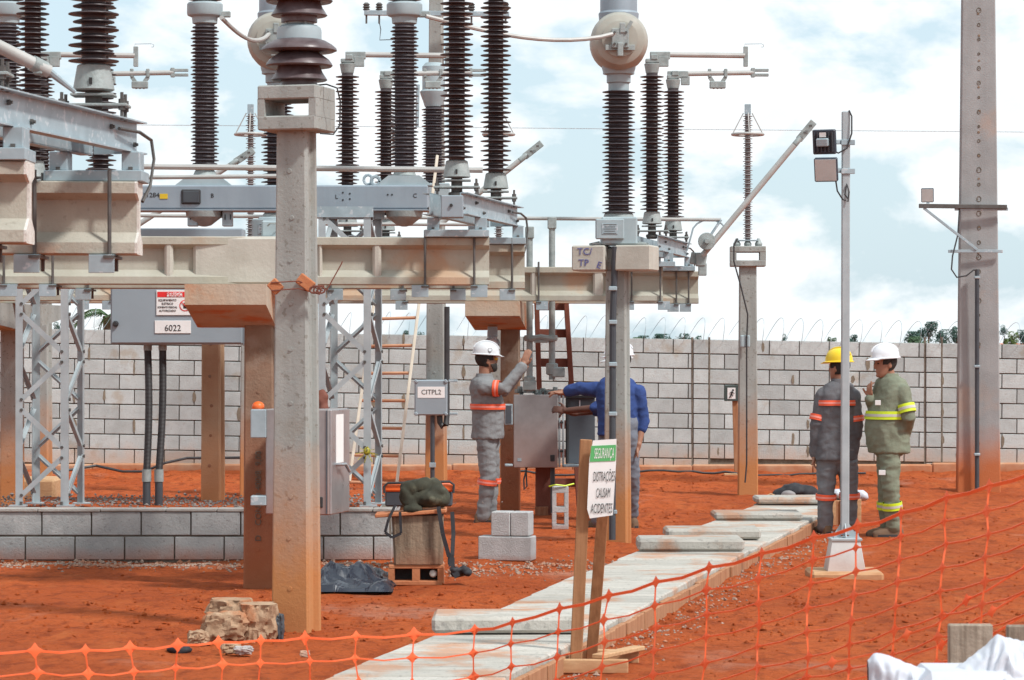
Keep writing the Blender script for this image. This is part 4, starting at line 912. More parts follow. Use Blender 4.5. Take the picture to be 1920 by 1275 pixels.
# overhead line far behind
rod('thin overhead line crossing the sky behind the arresters', [at(-40, 232, 90), at(640, 237, 90), at(1100, 241, 90), at(1980, 248, 90)], .010, m_galv, 'overhead_line', 'cable', 'overhead lines')
# ------------------------------------------------------------------ stacked post insulator on the foreground pole
pi = thing('post_insulator', 'stacked brown porcelain post insulator with wide flared sheds on the foreground pole', 'insulator', (X(561, dA), dA, gzp(163, dA)))
c = Vector((X(561, dA), dA, 0)); k = dA/F
def Pz(y): return gzp(y, dA)
def unit(y0):      # y0 = photo row of the unit's foot; one cast unit 120 rows tall
    o = y0-163
    b = MB(); b.lathe([(r*k, Pz(y+o)) for r, y in ((34,163),(34,152),(50,152),(53,150),(51,147),(44,136),(39,124),(52,126),(60,126),(63,123),(61,119),(56,112),(45,104),(36,98),(50,99),(64,98),(71,95),(70,91),(62,84),(50,77),(40,74),(30,72))], c, 32); sh = part(b, 'porcelain', m_porr, pi, deg=50)
    b = MB(); b.lathe([(r*k, Pz(y+o)) for r, y in ((30,76),(42,76),(42,58),(40,52),(34,48),(20,47))], c, 28); cp = part(b, 'metal_cap', m_brk_l, pi)
    for a in range(4):
        q = c+Vector((math.cos(a*1.57+.5)*26*k, math.sin(a*1.57+.5)*26*k, 0)); b = MB(); b.tube([q+Vector((0,0,Pz(50+o))), q+Vector((0,0,Pz(38+o)))], .012, 8); sub(b, 'stud', m_cast, cp)
    b = MB(); b.lathe([(24*k, Pz(47+o)), (26*k, Pz(46+o)), (26*k, Pz(41+o)), (20*k, Pz(40+o))], c, 20); sub(b, 'flange', m_cast, cp)
unit(163); unit(42); unit(-79)
b = MB()
for a in range(4): q = c+Vector((math.cos(a*1.57+.5)*24*k, math.sin(a*1.57+.5)*24*k, 0)); b.tube([q+Vector((0,0,Pz(165))), q+Vector((0,0,Pz(150)))], .014, 8)
part(b, 'mounting_studs', m_cast, pi)
wr_ = MB(); wr_.tube([at(592, 160, dA), at(612, 158, dA-.1), at(632, 165, dA-.15), at(638, 190, dA-.1), at(637, 235, dA-.1), at(625, 252, dA-.12), at(600, 250, dA-.15)], .005, 6)
single(wr_, 'earth_wire', m_rubber, 'thin dark earth wire looping round the foreground pole head', 'wire', at(612, 158, dA))
t = thing('timber_offcuts', 'orange timber offcuts bound to the foreground pole with wire at beam height', 'timber', at(575, 530, dA-.2))
for (p, q) in (((508,528),(525,546)), ((560,520),(586,540))):
    b = MB(); b.bar(at(*p, dA-.16), at(*q, dA-.16), .055, .07, .006); part(b, 'offcut', m_clay, t)
b = MB(); b.tube([at(508, 530, dA-.19), at(560, 527, dA-.20), at(605, 545, dA-.1)], .004, 5); b.tube([at(508, 545, dA-.19), at(560, 541, dA-.20), at(600, 552, dA-.1)], .004, 5)
b.tube([at(586+9*math.cos(a*.7)+a*.8, 543+7*math.sin(a*.7), dA-.2) for a in range(26)], .006, 5); b.tube([at(612, 545, dA-.2), at(640, 495, dA-.2), at(642, 490, dA-.2)], .004, 5); part(b, 'binding_wire', m_wood_r, t)
# ------------------------------------------------------------------ thin surge arresters
def arrester(px, lab, plab):
    d = dS; p, w, dp = pole('concrete_pole', plab, px-19, px+19, d, 0, gzp(500, d), topk=.85, yaw=2, group='thin arrester poles')
    H = gzp(500, d); hollow_cap(p, H, pxm(66, d), .3, pxm(38, d), pxm(44, d), pxm(15, d), shift=.0)
    t = thing('surge_arrester', lab, 'arrester', (gx(px, d), d, gzp(462, d)), group='thin surge arresters'); c = Vector((gx(px, d), d, 0))
    b = MB(); b.box(c+Vector((0,0,gzp(451,d))), (.24,.1,.014), .003); part(b, 'base_plate', m_galv, t)
    for s in (-.125, .0, .125):
        b = MB(); b.lathe([(.015,gzp(464,d)),(.04,gzp(461,d)),(.045,gzp(457,d)),(.03,gzp(453,d)),(.015,gzp(447,d))], c+Vector((s,0,0)), 10); part(b, 'foot_insulator', m_cast, t)
    insulator(t, c+Vector((0,0,gzp(450,d))), gzp(214,d)-gzp(450,d), .030, .058, .044, .026, m_ins_w, n=14)
    b = MB(); b.box(c+Vector((0,0,gzp(205,d))), (.07,.05,.12), .004); part(b, 'terminal', m_galv, t)
    R = pxm(29, d); zr = gzp(252, d)
    b = MB(); b.tube([c+Vector((R*math.cos(a*math.pi/12), R*math.sin(a*math.pi/12), zr)) for a in range(25)], .016, 8); rg = part(b, 'grading_ring', m_alu, t)
    for k in range(4):
        a = k*math.pi/2+.02; b = MB(); b.tube([c+Vector((R*math.cos(a), R*math.sin(a), zr)), c+Vector((.05*math.cos(a), .05*math.sin(a), gzp(212,d)))], .007, 6); sub(b, 'ring_stay', m_alu, rg)
    return p
labs = (('thin surge arrester with ring standing behind the breaker at left', 'thin arrester pole mostly hidden behind the breaker at left'), ('thin surge arrester hidden behind the centre insulators', 'thin arrester pole hidden behind the man in grey'), ('thin surge arrester with ring alone against the sky at right', 'thin pole with a windowed head under the right arrester'))
for i, px in enumerate(arr_px): arrester(px, *labs[i])
b = MB(); d = dS-.25
b.tube([at(1383, 447, d), at(1376, 460, d), at(1376, 490, d), at(1390, 540, d), at(1402, 590, d), at(1400, 640, d), at(1400, 870, d), at(1397, 905, d)], .010, 6)
single(b, 'earth_cable', m_rubber, 'black cable running down the right arrester pole', 'cable', at(1397, 905, d), 'cables')
b = MB(); b.box(at(1397, 640, dS-.2), (.11,.08,.14), .01); o = single(b, 'counter_box', m_brk_l, 'small pale counter box halfway up the right arrester pole', 'box', at(1397, 650, dS-.2))
# ------------------------------------------------------------------ steel cabinet on the stained pole (behind the foreground pole)
def louvre_mark(c, parent):
    b = MB(); b.box(c, (.06,.008,.075), .012); return b
dc = 19.9
sc_ = thing('steel_cabinet', 'tall steel cabinet half hidden behind the foreground pole, bent handle on shiny side', 'cabinet', at(570, 968, dc))
R15 = Matrix.Rotation(rad(-14), 3, 'Z')
w_, h_ = .47, pxm(198, dc); ctr = Vector((gx(572, dc), dc+.2, gzp(866, dc)))
def loc(v): return ctr+R15 @ Vector(v)
def rbox(v, s, ch=.004, M=R15):
    b = MB(); b.box(loc(v), s, ch, M); return b
cbody = part(rbox((-.0,0,0), (w_, .44, h_), .008), 'cabinet_body', m_steelcab, sc_)
dside = part(rbox((w_/2+.006, 0, 0), (.012, .43, h_-.01), .004), 'shiny_side_door', m_steel_b, sc_)
sub(rbox((w_/2-.02, -.222, 0), (.008, .006, h_-.02), 0), 'seam', m_cabdark, cbody)
sub(rbox((w_/2-.075, -.224, -h_/2+.09), (.055,.01,.075), .012), 'vent_flap', m_rubber, cbody)
b = MB(); b.tube([loc((w_/2+.01,-.10,-.02)), loc((w_/2+.05,-.10,-.02)), loc((w_/2+.055,-.02,-.02)), loc((w_/2+.06,.06,-.075))], .012, 8); sub(b, 'bent_handle', m_steel_b, dside)
sub(rbox((w_/2+.013, -.02, .16), (.002,.17,.34), 0), 'paper_sheet', m_white, dside)
for z in (.30, -.30):
    b = MB(); b.box(at(486, 866-z*240, dc+.1), (.11,.14,.20 if z > 0 else .07), .006); part(b, 'mounting_bracket', m_galv, sc_)
b = MB(); b.ell(at(484, 762, 20.1), (.045,.05,.036)); b.tube([at(480, 764, 20.08), at(472, 772, 20.08), at(478, 786, 20.05)], .010, 6)
single(b, 'orange_cup', m_oring, 'small orange cap hanging on the bracket at the stained pole', 'cap', at(484, 768, 20.1))
b = MB(); b.box(at(608, 771, 19.95), (.075,.06,.03), .008); single(b, 'blue_box', m_bluep, 'small bright blue box lying on top of the half-hidden steel cabinet', 'box', at(608, 775, 19.95))
bl = MB()
for k in range(9): bl.ell(at(600+rng.uniform(-5,7), 742+k*3.2, 20.1)+Vector((0,rng.uniform(-.05,.05),0)), (.035,.04,.045))
me = remesh(bl, .012, .008, 14, 5); o = link('cloth_bundle', me, m_wood_r); L0 = at(600, 772, 20.1)
for v in me.vertices: v.co -= L0
o.location = L0; props(o, 'dark brown bundle standing on the steel cabinet beside the lattice support', 'bundle')
# ------------------------------------------------------------------ open cabinet at centre
dO = 28.7
oc = thing('steel_cabinet', 'open steel cabinet with its door swung out, where the men are working', 'cabinet', at(1006, 878, dO))
b = MB(); b.span(at(963, 877, dO), at(1046, 740, dO)+Vector((0,.03,0)), .006); fd = part(b, 'front_panel', m_steelcab, oc)
b = MB(); b.span(at(967, 875, dO+.03), at(971, 742, dO+.03)+Vector((0,.4,0))); b.span(at(967, 746, dO+.03), at(1046, 742, dO+.03)+Vector((0,.4,0))); b.span(at(967, 876, dO+.03), at(1046, 872, dO+.03)+Vector((0,.4,0))); part(b, 'shell', m_steelcab, oc)
b = MB(); b.span(at(1040, 870, dO+.06), at(1044, 746, dO+.06)+Vector((0,.3,0))); part(b, 'mounting_board', m_cabdark, oc)
b = MB(); b.box(at(1036, 859, dO-.004), (.045,.01,.065), .012); sub(b, 'vent_flap', m_rubber, fd)
b = MB(); b.box(at(974, 862, dO-.002), (.04,.004,.03)); sub(b, 'scuffed_label', m_galv, fd)
for (pa, pb) in ((1047, 1051), (1054, 1058)):
    b = MB(); b.span(at(pa, 876, dO+.05), at(pb, 742, dO+.05)+Vector((0,.05,0)), .003); part(b, 'door_post', m_lat, oc)
for yy in (770, 792, 846):
    b = MB(); b.box(at(1053, yy, dO+.03), (.035,.05,.02), .003); part(b, 'hinge', m_rubber, oc)
Md = Matrix.Rotation(rad(6), 3, 'Z')
b = MB(); b.box(at(1088, 806, dO+.25), (.30,.03,.69), .006, Md); od = part(b, 'open_door', m_cabdark, oc)
b = MB(); b.box(at(1089, 744, dO+.21), (.30,.05,.03), .004, Md); b.box(at(1064, 806, dO+.21), (.025,.05,.66), .004, Md); sub(b, 'door_rim', m_rubber, od)
b = MB(); b.box(at(1087, 757, dO+.225), (.012,.01,.07)); sub(b, 'paper_pocket', m_whiteplastic, od)
b = MB(); b.box(at(1084, 873, dO+.1), (.30,.30,.02), .004); part(b, 'sill_plate', m_galv, oc)
for yy, ht in ((777, .42), (872, .05)):
    b = MB(); b.box(at(954, yy, dO-.0), (.08,.16,ht*.5), .006); br_ = part(b, 'mounting_bracket', m_galv, oc)
    if ht > .2:
        b = MB(); b.box(at(953.5, yy, dO-.083), (.055,.006,ht*.42)); sub(b, 'bracket_recess', m_cabdark, br_)
for k in range(14):
    b = MB(); p = at(968+k*5.6+rng.uniform(-2,2), 735+rng.uniform(-5,2), dO+.1+rng.uniform(0,.15)); b.box(p, (.03+.03*rng.random(), .04, .02+.05*rng.random()), .005, Matrix.Rotation(rng.random()*3, 3, 'Z')); part(b, 'fitting', m_cast, oc)
b = MB(); b.tube([at(988, 876, dO+.05), at(982, 900, dO), at(983, 918, dO), at(988, 912, dO), at(986, 876, dO+.05)], .008, 6); part(b, 'cable_loop', m_rubber, oc)
t = thing('support_post', 'short dark brown post under the open cabinet', 'post', at(1018, 968, dO+.3))
b = MB(); b.span(at(1004, 968, dO+.25), at(1034, 876, dO+.25)+Vector((0,.14,0)), .008); part(b, 'post', m_wood_r, t)
b = MB(); b.span(at(1003, 970, dO+.22), at(1028, 950, dO+.22)+Vector((0,.05,0)), .006); part(b, 'foot', m_log, t)
b = MB(); b.tube([at(1036, 876, dO+.1), at(1037, 962, dO+.1)], .024, 8); single(b, 'conduit', m_conduit, 'black conduit dropping from the open cabinet to the ground', 'conduit', at(1037, 962, dO+.1))
# red painted timber ladder
dl = 30.55
ld = thing('ladder', 'red-brown painted timber ladder standing behind the open cabinet', 'ladder', at(1045, 950, dl))
for (p0, p1) in (((1006, 560), (1018, 952)), ((1061, 556), (1086, 952))):
    b = MB(); b.bar(at(*p0, dl), at(*p1, dl), .055, .09, .006, up=(0,1,0)); part(b, 'rail', m_wood_r if p0[0] > 1050 else m_wood_r, ld)
for yy in (574, 625, 680, 738, 796, 850, 905):
    k = (yy-556)/396; xa = 1006+12*k+2; xb = 1061+25*k-2
    b = MB(); b.span(at(xa, yy+8, dl+.03), at(xb, yy-8, dl+.03)+Vector((0,.025,0)), .004); part(b, 'rung', m_wood_r, ld)
# white ladder leaning to the breaker row
def lrail(k, left):  # 0 top .. 1 foot
    top, foot = ((738, 300), (655, 903)) if left else ((820, 292), (744, 906))
    return at(top[0]+(foot[0]-top[0])*k, top[1]+(foot[1]-top[1])*k, 34.6+(33.7-34.6)*k)
l2 = thing('ladder', 'long white fibreglass ladder with dusty red rungs leaning behind the lattice support', 'ladder', lrail(1, False))
for lf in (True, False):
    b = MB(); b.bar(lrail(0, lf) if not lf else lrail(.36, lf), lrail(1, lf), .035, .07, .006, up=(0,1,0)); rl = part(b, 'rail', m_ladw, l2)
for i in range(8):
    k = .41+i*.0845; b = MB(); b.tube([lrail(k, True), lrail(k, False)], .019, 8); part(b, 'rung', m_rung, l2)
# ------------------------------------------------------------------ junction box CITPL2
dj = 35.1
jb = thing('junction_box', 'small grey junction box marked CITPL2 on the slender pole', 'box', at(810, 779, dj))
b = MB(); b.span(at(778, 778, dj), at(838, 713, dj)+Vector((0,.2,0)), .02); part(b, 'box_body', m_grey, jb)
b = MB(); b.span(at(777, 779, dj-.035), at(839, 712, dj-.035)+Vector((0,.035,0)), .016); lid = part(b, 'lid', m_grey, jb)
b = MB(); b.span(at(783, 746, dj-.039), at(834, 725, dj-.039)+Vector((0,.004,0))); sub(b, 'name_plate', m_white, lid)
text('CITPL2', .085, at(808.5, 735.5, dj-.0405), m_black, jb, sx=.95)
for (px, py) in ((780,715),(836,715),(780,776),(836,776)):
    b = MB(); b.box(at(px, py, dj-.04), (.05,.02,.04), .01, Matrix.Rotation(rad(45), 3, 'Y')); sub(b, 'corner_latch', m_grey, lid)
for yy in (714, 776):
    b = MB(); b.box(at(849, yy, dj+.1), (.12,.06,.03), .005); part(b, 'bracket', m_galv, jb)
b = MB(); b.tube([at(824, 779, dj+.05), at(825, 792, dj+.05), at(830, 800, dj+.03), at(836, 797, dj+.03), at(838, 780, dj+.08), at(838, 700, dj+.1), at(838, 575, dj+.1)], .035, 8); part(b, 'flexible_conduit', m_rubber, jb)
b = MB(); b.tube([at(811, 779, dj+.05), at(811, 905, dj+.05)], .028, 8); part(b, 'riser_pipe', m_conduit, jb)
for yy in (872,):
    b = MB(); b.box(at(811, yy, dj+.02), (.08,.03,.06), .005); part(b, 'strap', m_galv, jb)
# bulkhead lamp on the corbelled pole
t = thing('bulkhead_lamp', 'white round bulkhead lamp on the corbelled pole behind the grey helmet', 'lamp', at(925, 646, 28.9))
b = MB(); b.ell(at(923, 646, 28.95), (.075,.07,.085)); part(b, 'globe', m_whiteplastic, t)
b = MB(); b.tube([at(923+13.0*math.cos(a*.524), 645+13*math.sin(a*.524), 28.9) for a in range(13)], .010, 6); part(b, 'guard_ring', m_galv, t)
b = MB(); b.span(at(914, 632, 29.0), at(933, 612, 29.0)+Vector((0,.1,0)), .006); part(b, 'back_box', m_galv, t)
# exit sign on a stake by the wall
t = thing('route_sign', 'small dark framed walking-figure sign on a brown stake in front of the wall', 'sign', at(1380, 884, 36))
b = MB(); b.bar(at(1382, 884, 36), at(1378, 748, 36), .07, .03, .004, up=(0,1,0)); part(b, 'stake', m_trench, t)
b = MB(); b.span(at(1358, 752, 35.95), at(1386, 722, 35.95)+Vector((0,.03,0)), .004); bd = part(b, 'board', mat('sign_green', (.06,.085,.08), None, rough=.5, bump=0), t)
b = MB(); b.span(at(1364, 748, 35.945), at(1379, 727, 35.945)+Vector((0,.004,0))); sub(b, 'white_field', m_white, bd)
b = MB(); q = lambda x, y: at(x, y, 35.935)
b.ell(q(1374.5, 731.5), (.013,.003,.013)); b.bar(q(1373.5, 734), q(1371, 740), .018, .004, up=(0,1,0)); b.bar(q(1371, 740), q(1368, 746), .012, .004, up=(0,1,0)); b.bar(q(1371, 740), q(1374, 743), .012,.004, up=(0,1,0)); b.bar(q(1373, 735), q(1368.5, 736), .009,.004, up=(0,1,0)); b.bar(q(1373, 735), q(1377, 738), .009,.004, up=(0,1,0)); sub(b, 'walking_figure', m_black, bd)
b = MB(); b.box(at(1370, 896, 36.4), (.17,.12,.11), .004); o = single(b, 'clay_brick', m_wood_l, 'pale topped hollow brick at the foot of the walking-figure sign', 'brick', at(1370, 903, 36.4))
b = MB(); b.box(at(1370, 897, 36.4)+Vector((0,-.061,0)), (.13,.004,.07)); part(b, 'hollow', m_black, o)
# ------------------------------------------------------------------ lamp post with floodlights
dp_ = 21.35
lp = thing('lamp_post', 'slim square steel lamp post on a pale concrete pedestal at right', 'lamp post', at(1583, 1098, dp_))
b = MB(); b.bar(at(1584, 1003, dp_), at(1586, 209, dp_), .060, .060, .006); ps = part(b, 'post', m_lat, lp)
b = MB(); r = pxm(1, dp_)
def fr(w, z): return [Vector((x*w+gx(1583.5, dp_), y*w+dp_, z)) for x, y in ((-1,-.98),(-.98,-1),(.98,-1),(1,-.98),(1,.98),(.98,1),(-.98,1),(-1,.98))]
b.loft([fr(.150, gzp(1080, dp_)), fr(.105, gzp(1012, dp_))]); part(b, 'pedestal', mat('pale_pedestal', (.58,.58,.565), (.50,.50,.485), scale=6, rough=.7, bump=.15, dust=(.1,.22,.35,.2)), lp, smooth=False)
b = MB(); b.box(at(1584, 1010, dp_), (.235,.235,.02), .004); pt_ = part(b, 'base_plate', m_lat, lp)
for (sx, sy) in ((-1,-1),(1,-1),(1,1),(-1,1)):
    b = MB(); b.lathe([(.014,0),(.014,.018),(.008,.02),(.008,.04)], at(1584, 1008, dp_)+Vector((sx*.085,sy*.085,0)), 6); sub(b, 'anchor_nut', m_galv, pt_)
for a in range(4):
    dv = (Vector((1,0,0)), Vector((0,-1,0)), Vector((-1,0,0)), Vector((0,1,0)))[a]; b = MB(); c = at(1584, 1006, dp_)+dv*.03
    b.prism([(0,0),(.065,0),(0,.10)], c-Vector((-dv.y, dv.x, 0))*.004, dv, (0,0,1), Vector((-dv.y, dv.x, 0))*.008); sub(b, 'gusset', m_lat, pt_)
b = MB(); b.box(at(1583, 1087, dp_)+Vector((0,.02,.0)), (.54,.52,.15), .02); single(b, 'footing_pad', m_wood_l, 'dusty tan concrete footing pad under the lamp post pedestal', 'footing', at(1583, 1100, dp_))
def flood(label, c, w, h, yaw, pitch, arm_to, d, back=False):
    t = thing('floodlight', label, 'floodlight', c, group='floodlights')
    M = Matrix.Rotation(rad(yaw), 3, 'Z') @ Matrix.Rotation(rad(pitch), 3, 'X')
    b = MB(); b.box(c, (w, .045, h), .008, M); bd = part(b, 'lamp_body', mat('floodlight_black', (.045,.055,.075), None, rough=.4, bump=0), t)
    b = MB(); b.box(c+M @ Vector((0,-.0245,0)), (w*.9,.004,h*.9), .001, M); sub(b, 'glass', m_glass, bd)
    for k in range(6):
        b = MB(); b.box(c+M @ Vector((-w*.4+w*.16*k,.03,0)), (.008,.02,h*.8), 0, M); sub(b, 'cooling_fin', m_conduit, bd)
    b = MB(); b.box(c+M @ Vector((0,.045,h*.3)), (.05,.004,.035), 0, M); sub(b, 'rating_label', m_white, bd)
    b = MB(); b.bar(c+M @ Vector((0,.03,-.0)), arm_to, .03, .035, .004); b.box(c+M @ Vector((0,.05,0)), (.09,.05,.06), .006, M); part(b, 'yoke', m_galv, t)
    return t
flood('upper floodlight on the lamp post, turned away to show its dark back', at(1546, 266, dp_-.05), .175, .185, 158, -8, at(1582, 266, dp_), dp_)
flood('lower floodlight on the lamp post facing the yard with its glass showing', at(1549, 318, dp_-.08), .175, .18, -16, 14, at(1580, 320, dp_), dp_)
for yy in (267, 321):
    b = MB(); b.box(at(1590, yy, dp_-.035), (.105,.012,.04), .003); part(b, 'clamp', m_galv, lp)
    b = MB(); b.box(at(1590, yy, dp_+.035), (.105,.012,.04), .003); part(b, 'clamp', m_galv, lp)
b = MB(); b.tube([at(1592, 207, dp_-.03), at(1597, 218, dp_-.04), at(1597, 250, dp_-.05), at(1588, 278, dp_-.05), at(1572, 287, dp_-.05), at(1555, 280, dp_-.03)], .006, 6); part(b, 'lamp_cable', m_rubber, lp)
b = MB(); b.tube([at(1567, 338, dp_-.05), at(1570, 358, dp_-.05), at(1580, 374, dp_-.05), at(1590, 378, dp_-.05), at(1592, 360, dp_-.05), at(1588, 345, dp_-.04), at(1584, 365, dp_-.06), at(1590, 372, dp_-.06)], .006, 6); part(b, 'lamp_cable', m_rubber, lp)
# bracket floodlight on the wide pole
dq = dR-.2
bk = thing('lamp_bracket', 'steel bracket with diagonal brace clamped round the wide pole', 'bracket', at(1800, 388, dq))
b = MB(); b.bar(at(1723, 386, dq), at(1888, 388, dq), .04, .05, .004); part(b, 'arm', m_dark_cast, bk)
b = MB(); b.bar(at(1732, 390, dq), at(1832, 468, dq), .02, .03, .002); part(b, 'brace', m_galv, bk)
for (y, xa, xb) in ((471, 1778, 1880), (392, 1790, 1890)):
    b = MB(); b.bar(at(xa, y, dq+.02), at(xb, y, dq+.02), .03, .035, .003); part(b, 'clamp_strap', m_galv, bk)
flood('small floodlight standing on the bracket of the wide pole', at(1739, 366, dq), .145, .165, -12, 8, at(1740, 384, dq), dq)
b = MB(); b.tube([at(1799, 390, dq), at(1796, 440, dq), at(1786, 480, dq-.05), at(1784, 505, dq-.05), at(1794, 520, dq-.05), at(1812, 517, dq-.05), at(1826, 506, dq-.02), at(1832, 508, dq)], .009, 6)
b2 = MB(); b2.tube([at(1832, 505, dq), at(1832, 925, dq+.02)], .026, 8)
t = thing('conduit', 'black conduit and loose cable down the front of the wide pole', 'conduit', at(1832, 925, dq)); part(b, 'cable', m_rubber, t); part(b2, 'pipe', m_conduit, t)
for yy in (520, 687, 852):
    b = MB(); b.box(at(1832, yy, dq-.01), (.07,.04,.03), .004); part(b, 'strap', m_galv, t)
# ------------------------------------------------------------------ loose blocks
def hollow_block(b, M, c, L_=.39, W_=.14, H_=.19, holes=True):
    pass
b = MB(); d = 23.0
Mb = Matrix.Rotation(rad(-12), 3, 'Z')
b.box(Vector((gx(951, d), d+.12, .1)), (.44,.20,.195), .006, Mb); single(b, 'loose_block', m_block3, 'pale concrete block lying flat at the bottom of the two-block pile', 'block', (gx(951, d), d+.12, 0), 'loose concrete blocks', deg=20)
b = MB(); b.box(Vector((gx(943, d), d+.13, .30)), (.155,.20,.195), .006, Mb); b.box(Vector((gx(943, d)+.155, d+.105, .30)), (.15,.20,.193), .006, Mb); 
o = single(b, 'loose_block', m_block3, 'pale concrete block with a seam, on top of the two-block pile', 'block', (gx(951, d), d+.12, .2), 'loose concrete blocks', deg=20)
d = 27.0; b = MB(); x0_ = gx(1035, d); H0 = .405; W0 = .155
c = Vector((x0_+W0/2, d, 0))
for (za, zb) in ((0, .045), (.16, .215), (.345, .405)): b.box(c+Vector((0,0,(za+zb)/2)), (W0,.19,zb-za), .004)
for s in (-1, 1): b.box(c+Vector((s*(W0/2-.02),0,H0/2)), (.04,.186,H0-.01), .003)
single(b, 'loose_block', m_block3, 'grey hollow block standing on end with two holes, beside the open cabinet', 'block', (c.x, d, 0), 'loose concrete blocks', deg=20)
b = MB(); b.tube([at(1030, 912, d-.05), at(1042, 909, d-.12), at(1060, 911, d-.1), at(1076, 907, d-.05)], .008, 6); single(b, 'tie_strip', m_lime, 'short yellow-green strip lying on top of the upright hollow block', 'strip', at(1050, 911, d-.1))
# ------------------------------------------------------------------ stub, clay block, bag
d = 20.7
t = thing('clay_block', 'red clay hollow block on the ground carrying the stub', 'block', (gx(780, d), d, 0))
b = MB(); x0_, x1_ = gx(728, d), gx(832, d); z1_ = .152; xm = (x0_+x1_)/2; y1 = d+.19
b.span((x0_, d, 0), (x1_, y1, .035), .006); b.span((x0_, d, z1_-.03), (x1_, y1, z1_), .006)
for (a, e) in ((x0_, x0_+.045), (xm-.028, xm+.028), (x1_-.045, x1_)): b.span((a, d+.003, .03), (e, y1-.003, z1_-.025))
part(b, 'clay_body', m_clay, t)
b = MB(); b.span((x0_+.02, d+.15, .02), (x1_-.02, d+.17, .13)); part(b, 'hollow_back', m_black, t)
b = MB(); b.lathe([(.02,0),(.028,.01),(.028,.10)], Vector((gx(812, d), d+.02, .085)), 12, Matrix.Rotation(rad(-90), 3, 'X')); single(b, 'bottle', m_silver, 'clear bottle lying inside the right hollow of the clay block', 'bottle', (gx(812, d), d+.02, .05))
b = MB(); cx = gx(784, d)
rings = [[Vector((cx+w*u+sh, d+.10+w*.62*v_, z)) for u, v_ in ((-1,-.8),(-.9,-1),(.9,-1),(1,-.8),(1,.8),(.9,1),(-.9,1),(-1,.8))] for w, z, sh in ((.178,.155,.0),(.182,.28,.0),(.185,.40,-.003),(.188,.51,-.006))]
b.loft(rings); single(b, 'concrete_stub', m_log, 'stained tapering concrete stub standing on the red clay block', 'stub', (cx, d+.1, .153), deg=30)
b = MB(); b.box(Vector((gx(770, d), d+.10, .527)), (.52,.30,.028), .006, Matrix.Rotation(rad(-4), 3, 'Y')); single(b, 'plank', m_clay, 'dusty plank laid as a seat on the concrete stub', 'plank', (gx(770, d), d+.1, .51))
bl = MB()
def AT(px, py, dd): return at(px, py, d+dd)
for (px, py, dd, r) in ((775,940,.08,(.085,.09,.055)), (770,918,.09,(.08,.08,.06)), (790,912,.1,(.10,.08,.055)), (815,925,.1,(.09,.085,.06)), (800,935,.06,(.11,.10,.05)), (826,935,.1,(.06,.08,.055)), (775,955,.0,(.06,.05,.03)), (762,930,.06,(.05,.06,.075)), (812,910,.12,(.08,.06,.04))):
    bl.ell(AT(px, py, dd), r)
me = remesh(bl, .010, .024, 9, 3)
bg_ = thing('backpack', 'crumpled olive backpack dumped on the plank with straps hanging down', 'bag', AT(795, 957, .1)); mpart(me, 'bag_body', m_olivebag, bg_)
def strap(pts, name='strap', w=.03):
    b = MB()
    for i in range(len(pts)-1): b.bar(AT(*pts[i]), AT(*pts[i+1]), w, .005, 0, up=(0,1,0))
    return part(b, name, m_blackbag, bg_)
strap([(742,945,-.07),(728,975,-.09),(722,998,-.09),(735,1008,-.09),(752,1000,-.09),(750,960,-.09)], w=.02)
strap([(822,950,-.06),(830,1000,-.08),(842,1044,-.08)]); strap([(848,960,0.1),(850,1000,0.05),(848,1042,-.02)])
strap([(845,1040,-.06),(847,1062,-.08),(858,1082,-.1)], w=.045)
b = MB(); b.box(AT(846,1052,-.05), (.05,.03,.06), .008); part(b, 'buckle', m_rubber, bg_)
bl = MB()
for k in range(10): bl.ell(AT(866+rng.uniform(-14,10), 1073+rng.uniform(-6,5), rng.uniform(-.08,.05)), (.04,.04,.022))
me = remesh(bl, .011, .012, 16, 8); o = thing('harness', 'tangle of black harness webbing on the ground beside the clay block', 'harness', AT(866,1084,0)); mpart(me, 'webbing', m_blackbag, o)
# orange toolbox behind
dt_ = 22.3
tb = thing('toolbox', 'orange and black open toolbox standing behind the olive backpack', 'toolbox', at(785, 960, dt_))
b = MB(); b.span(at(722, 950, dt_), at(848, 921, dt_)+Vector((0,.2,0)), .012); part(b, 'tray', m_conduit, tb)
b = MB(); b.span(at(720, 922, dt_-.01), at(850, 908, dt_-.01)+Vector((0,.22,0)), .012); part(b, 'orange_rim', m_oring, tb)
b = MB(); b.tube([at(721, 925, dt_-.02), at(720, 912, dt_-.02), at(727, 906, dt_-.02), at(843, 903, dt_-.02), at(851, 909, dt_-.02), at(850, 924, dt_-.02)], .010, 8); part(b, 'handle', m_rubber, tb)
b = MB(); b.span(at(750, 1040, dt_+.02), at(822, 950, dt_+.02)+Vector((0,.18,0)), .01); part(b, 'stand', m_wood, tb)
# black plastic sheet
b = MB(); nn = 34; x0_, x1_ = gx(588, 20.3), gx(738, 20.3); g = []
for j in range(nn):
    for i in range(nn):
        u, v_ = i/(nn-1), j/(nn-1); x = x0_+(x1_-x0_)*u; y = 20.05+1.1*v_
        e = max(0, math.sin(math.pi*min(1, u*1.0)))**.35*max(0, math.sin(math.pi*v_))**.45*(1-.45*u)
        z = e*(.05+.15*max(0, 1-2.6*abs(noise.noise(Vector((x*2.9+y*.8, y*2.1, 4)))))+.07*max(0, 1-2.8*abs(noise.noise(Vector((x*5.5-y, y*5, 1)))))+.05*noise.noise(Vector((x*2.2,y*2.2,8))))
        g.append((x+.04*noise.noise(Vector((u*4, v_*4, 3))), y, max(.006, z)+.006))
b.add(g, [(j*nn+i, j*nn+i+1, (j+1)*nn+i+1, (j+1)*nn+i) for j in range(nn-1) for i in range(nn-1)])
b.add([(p[0], p[1], .004) for p in g], [(j*nn+i, (j+1)*nn+i, (j+1)*nn+i+1, j*nn+i+1) for j in range(nn-1) for i in range(nn-1)])
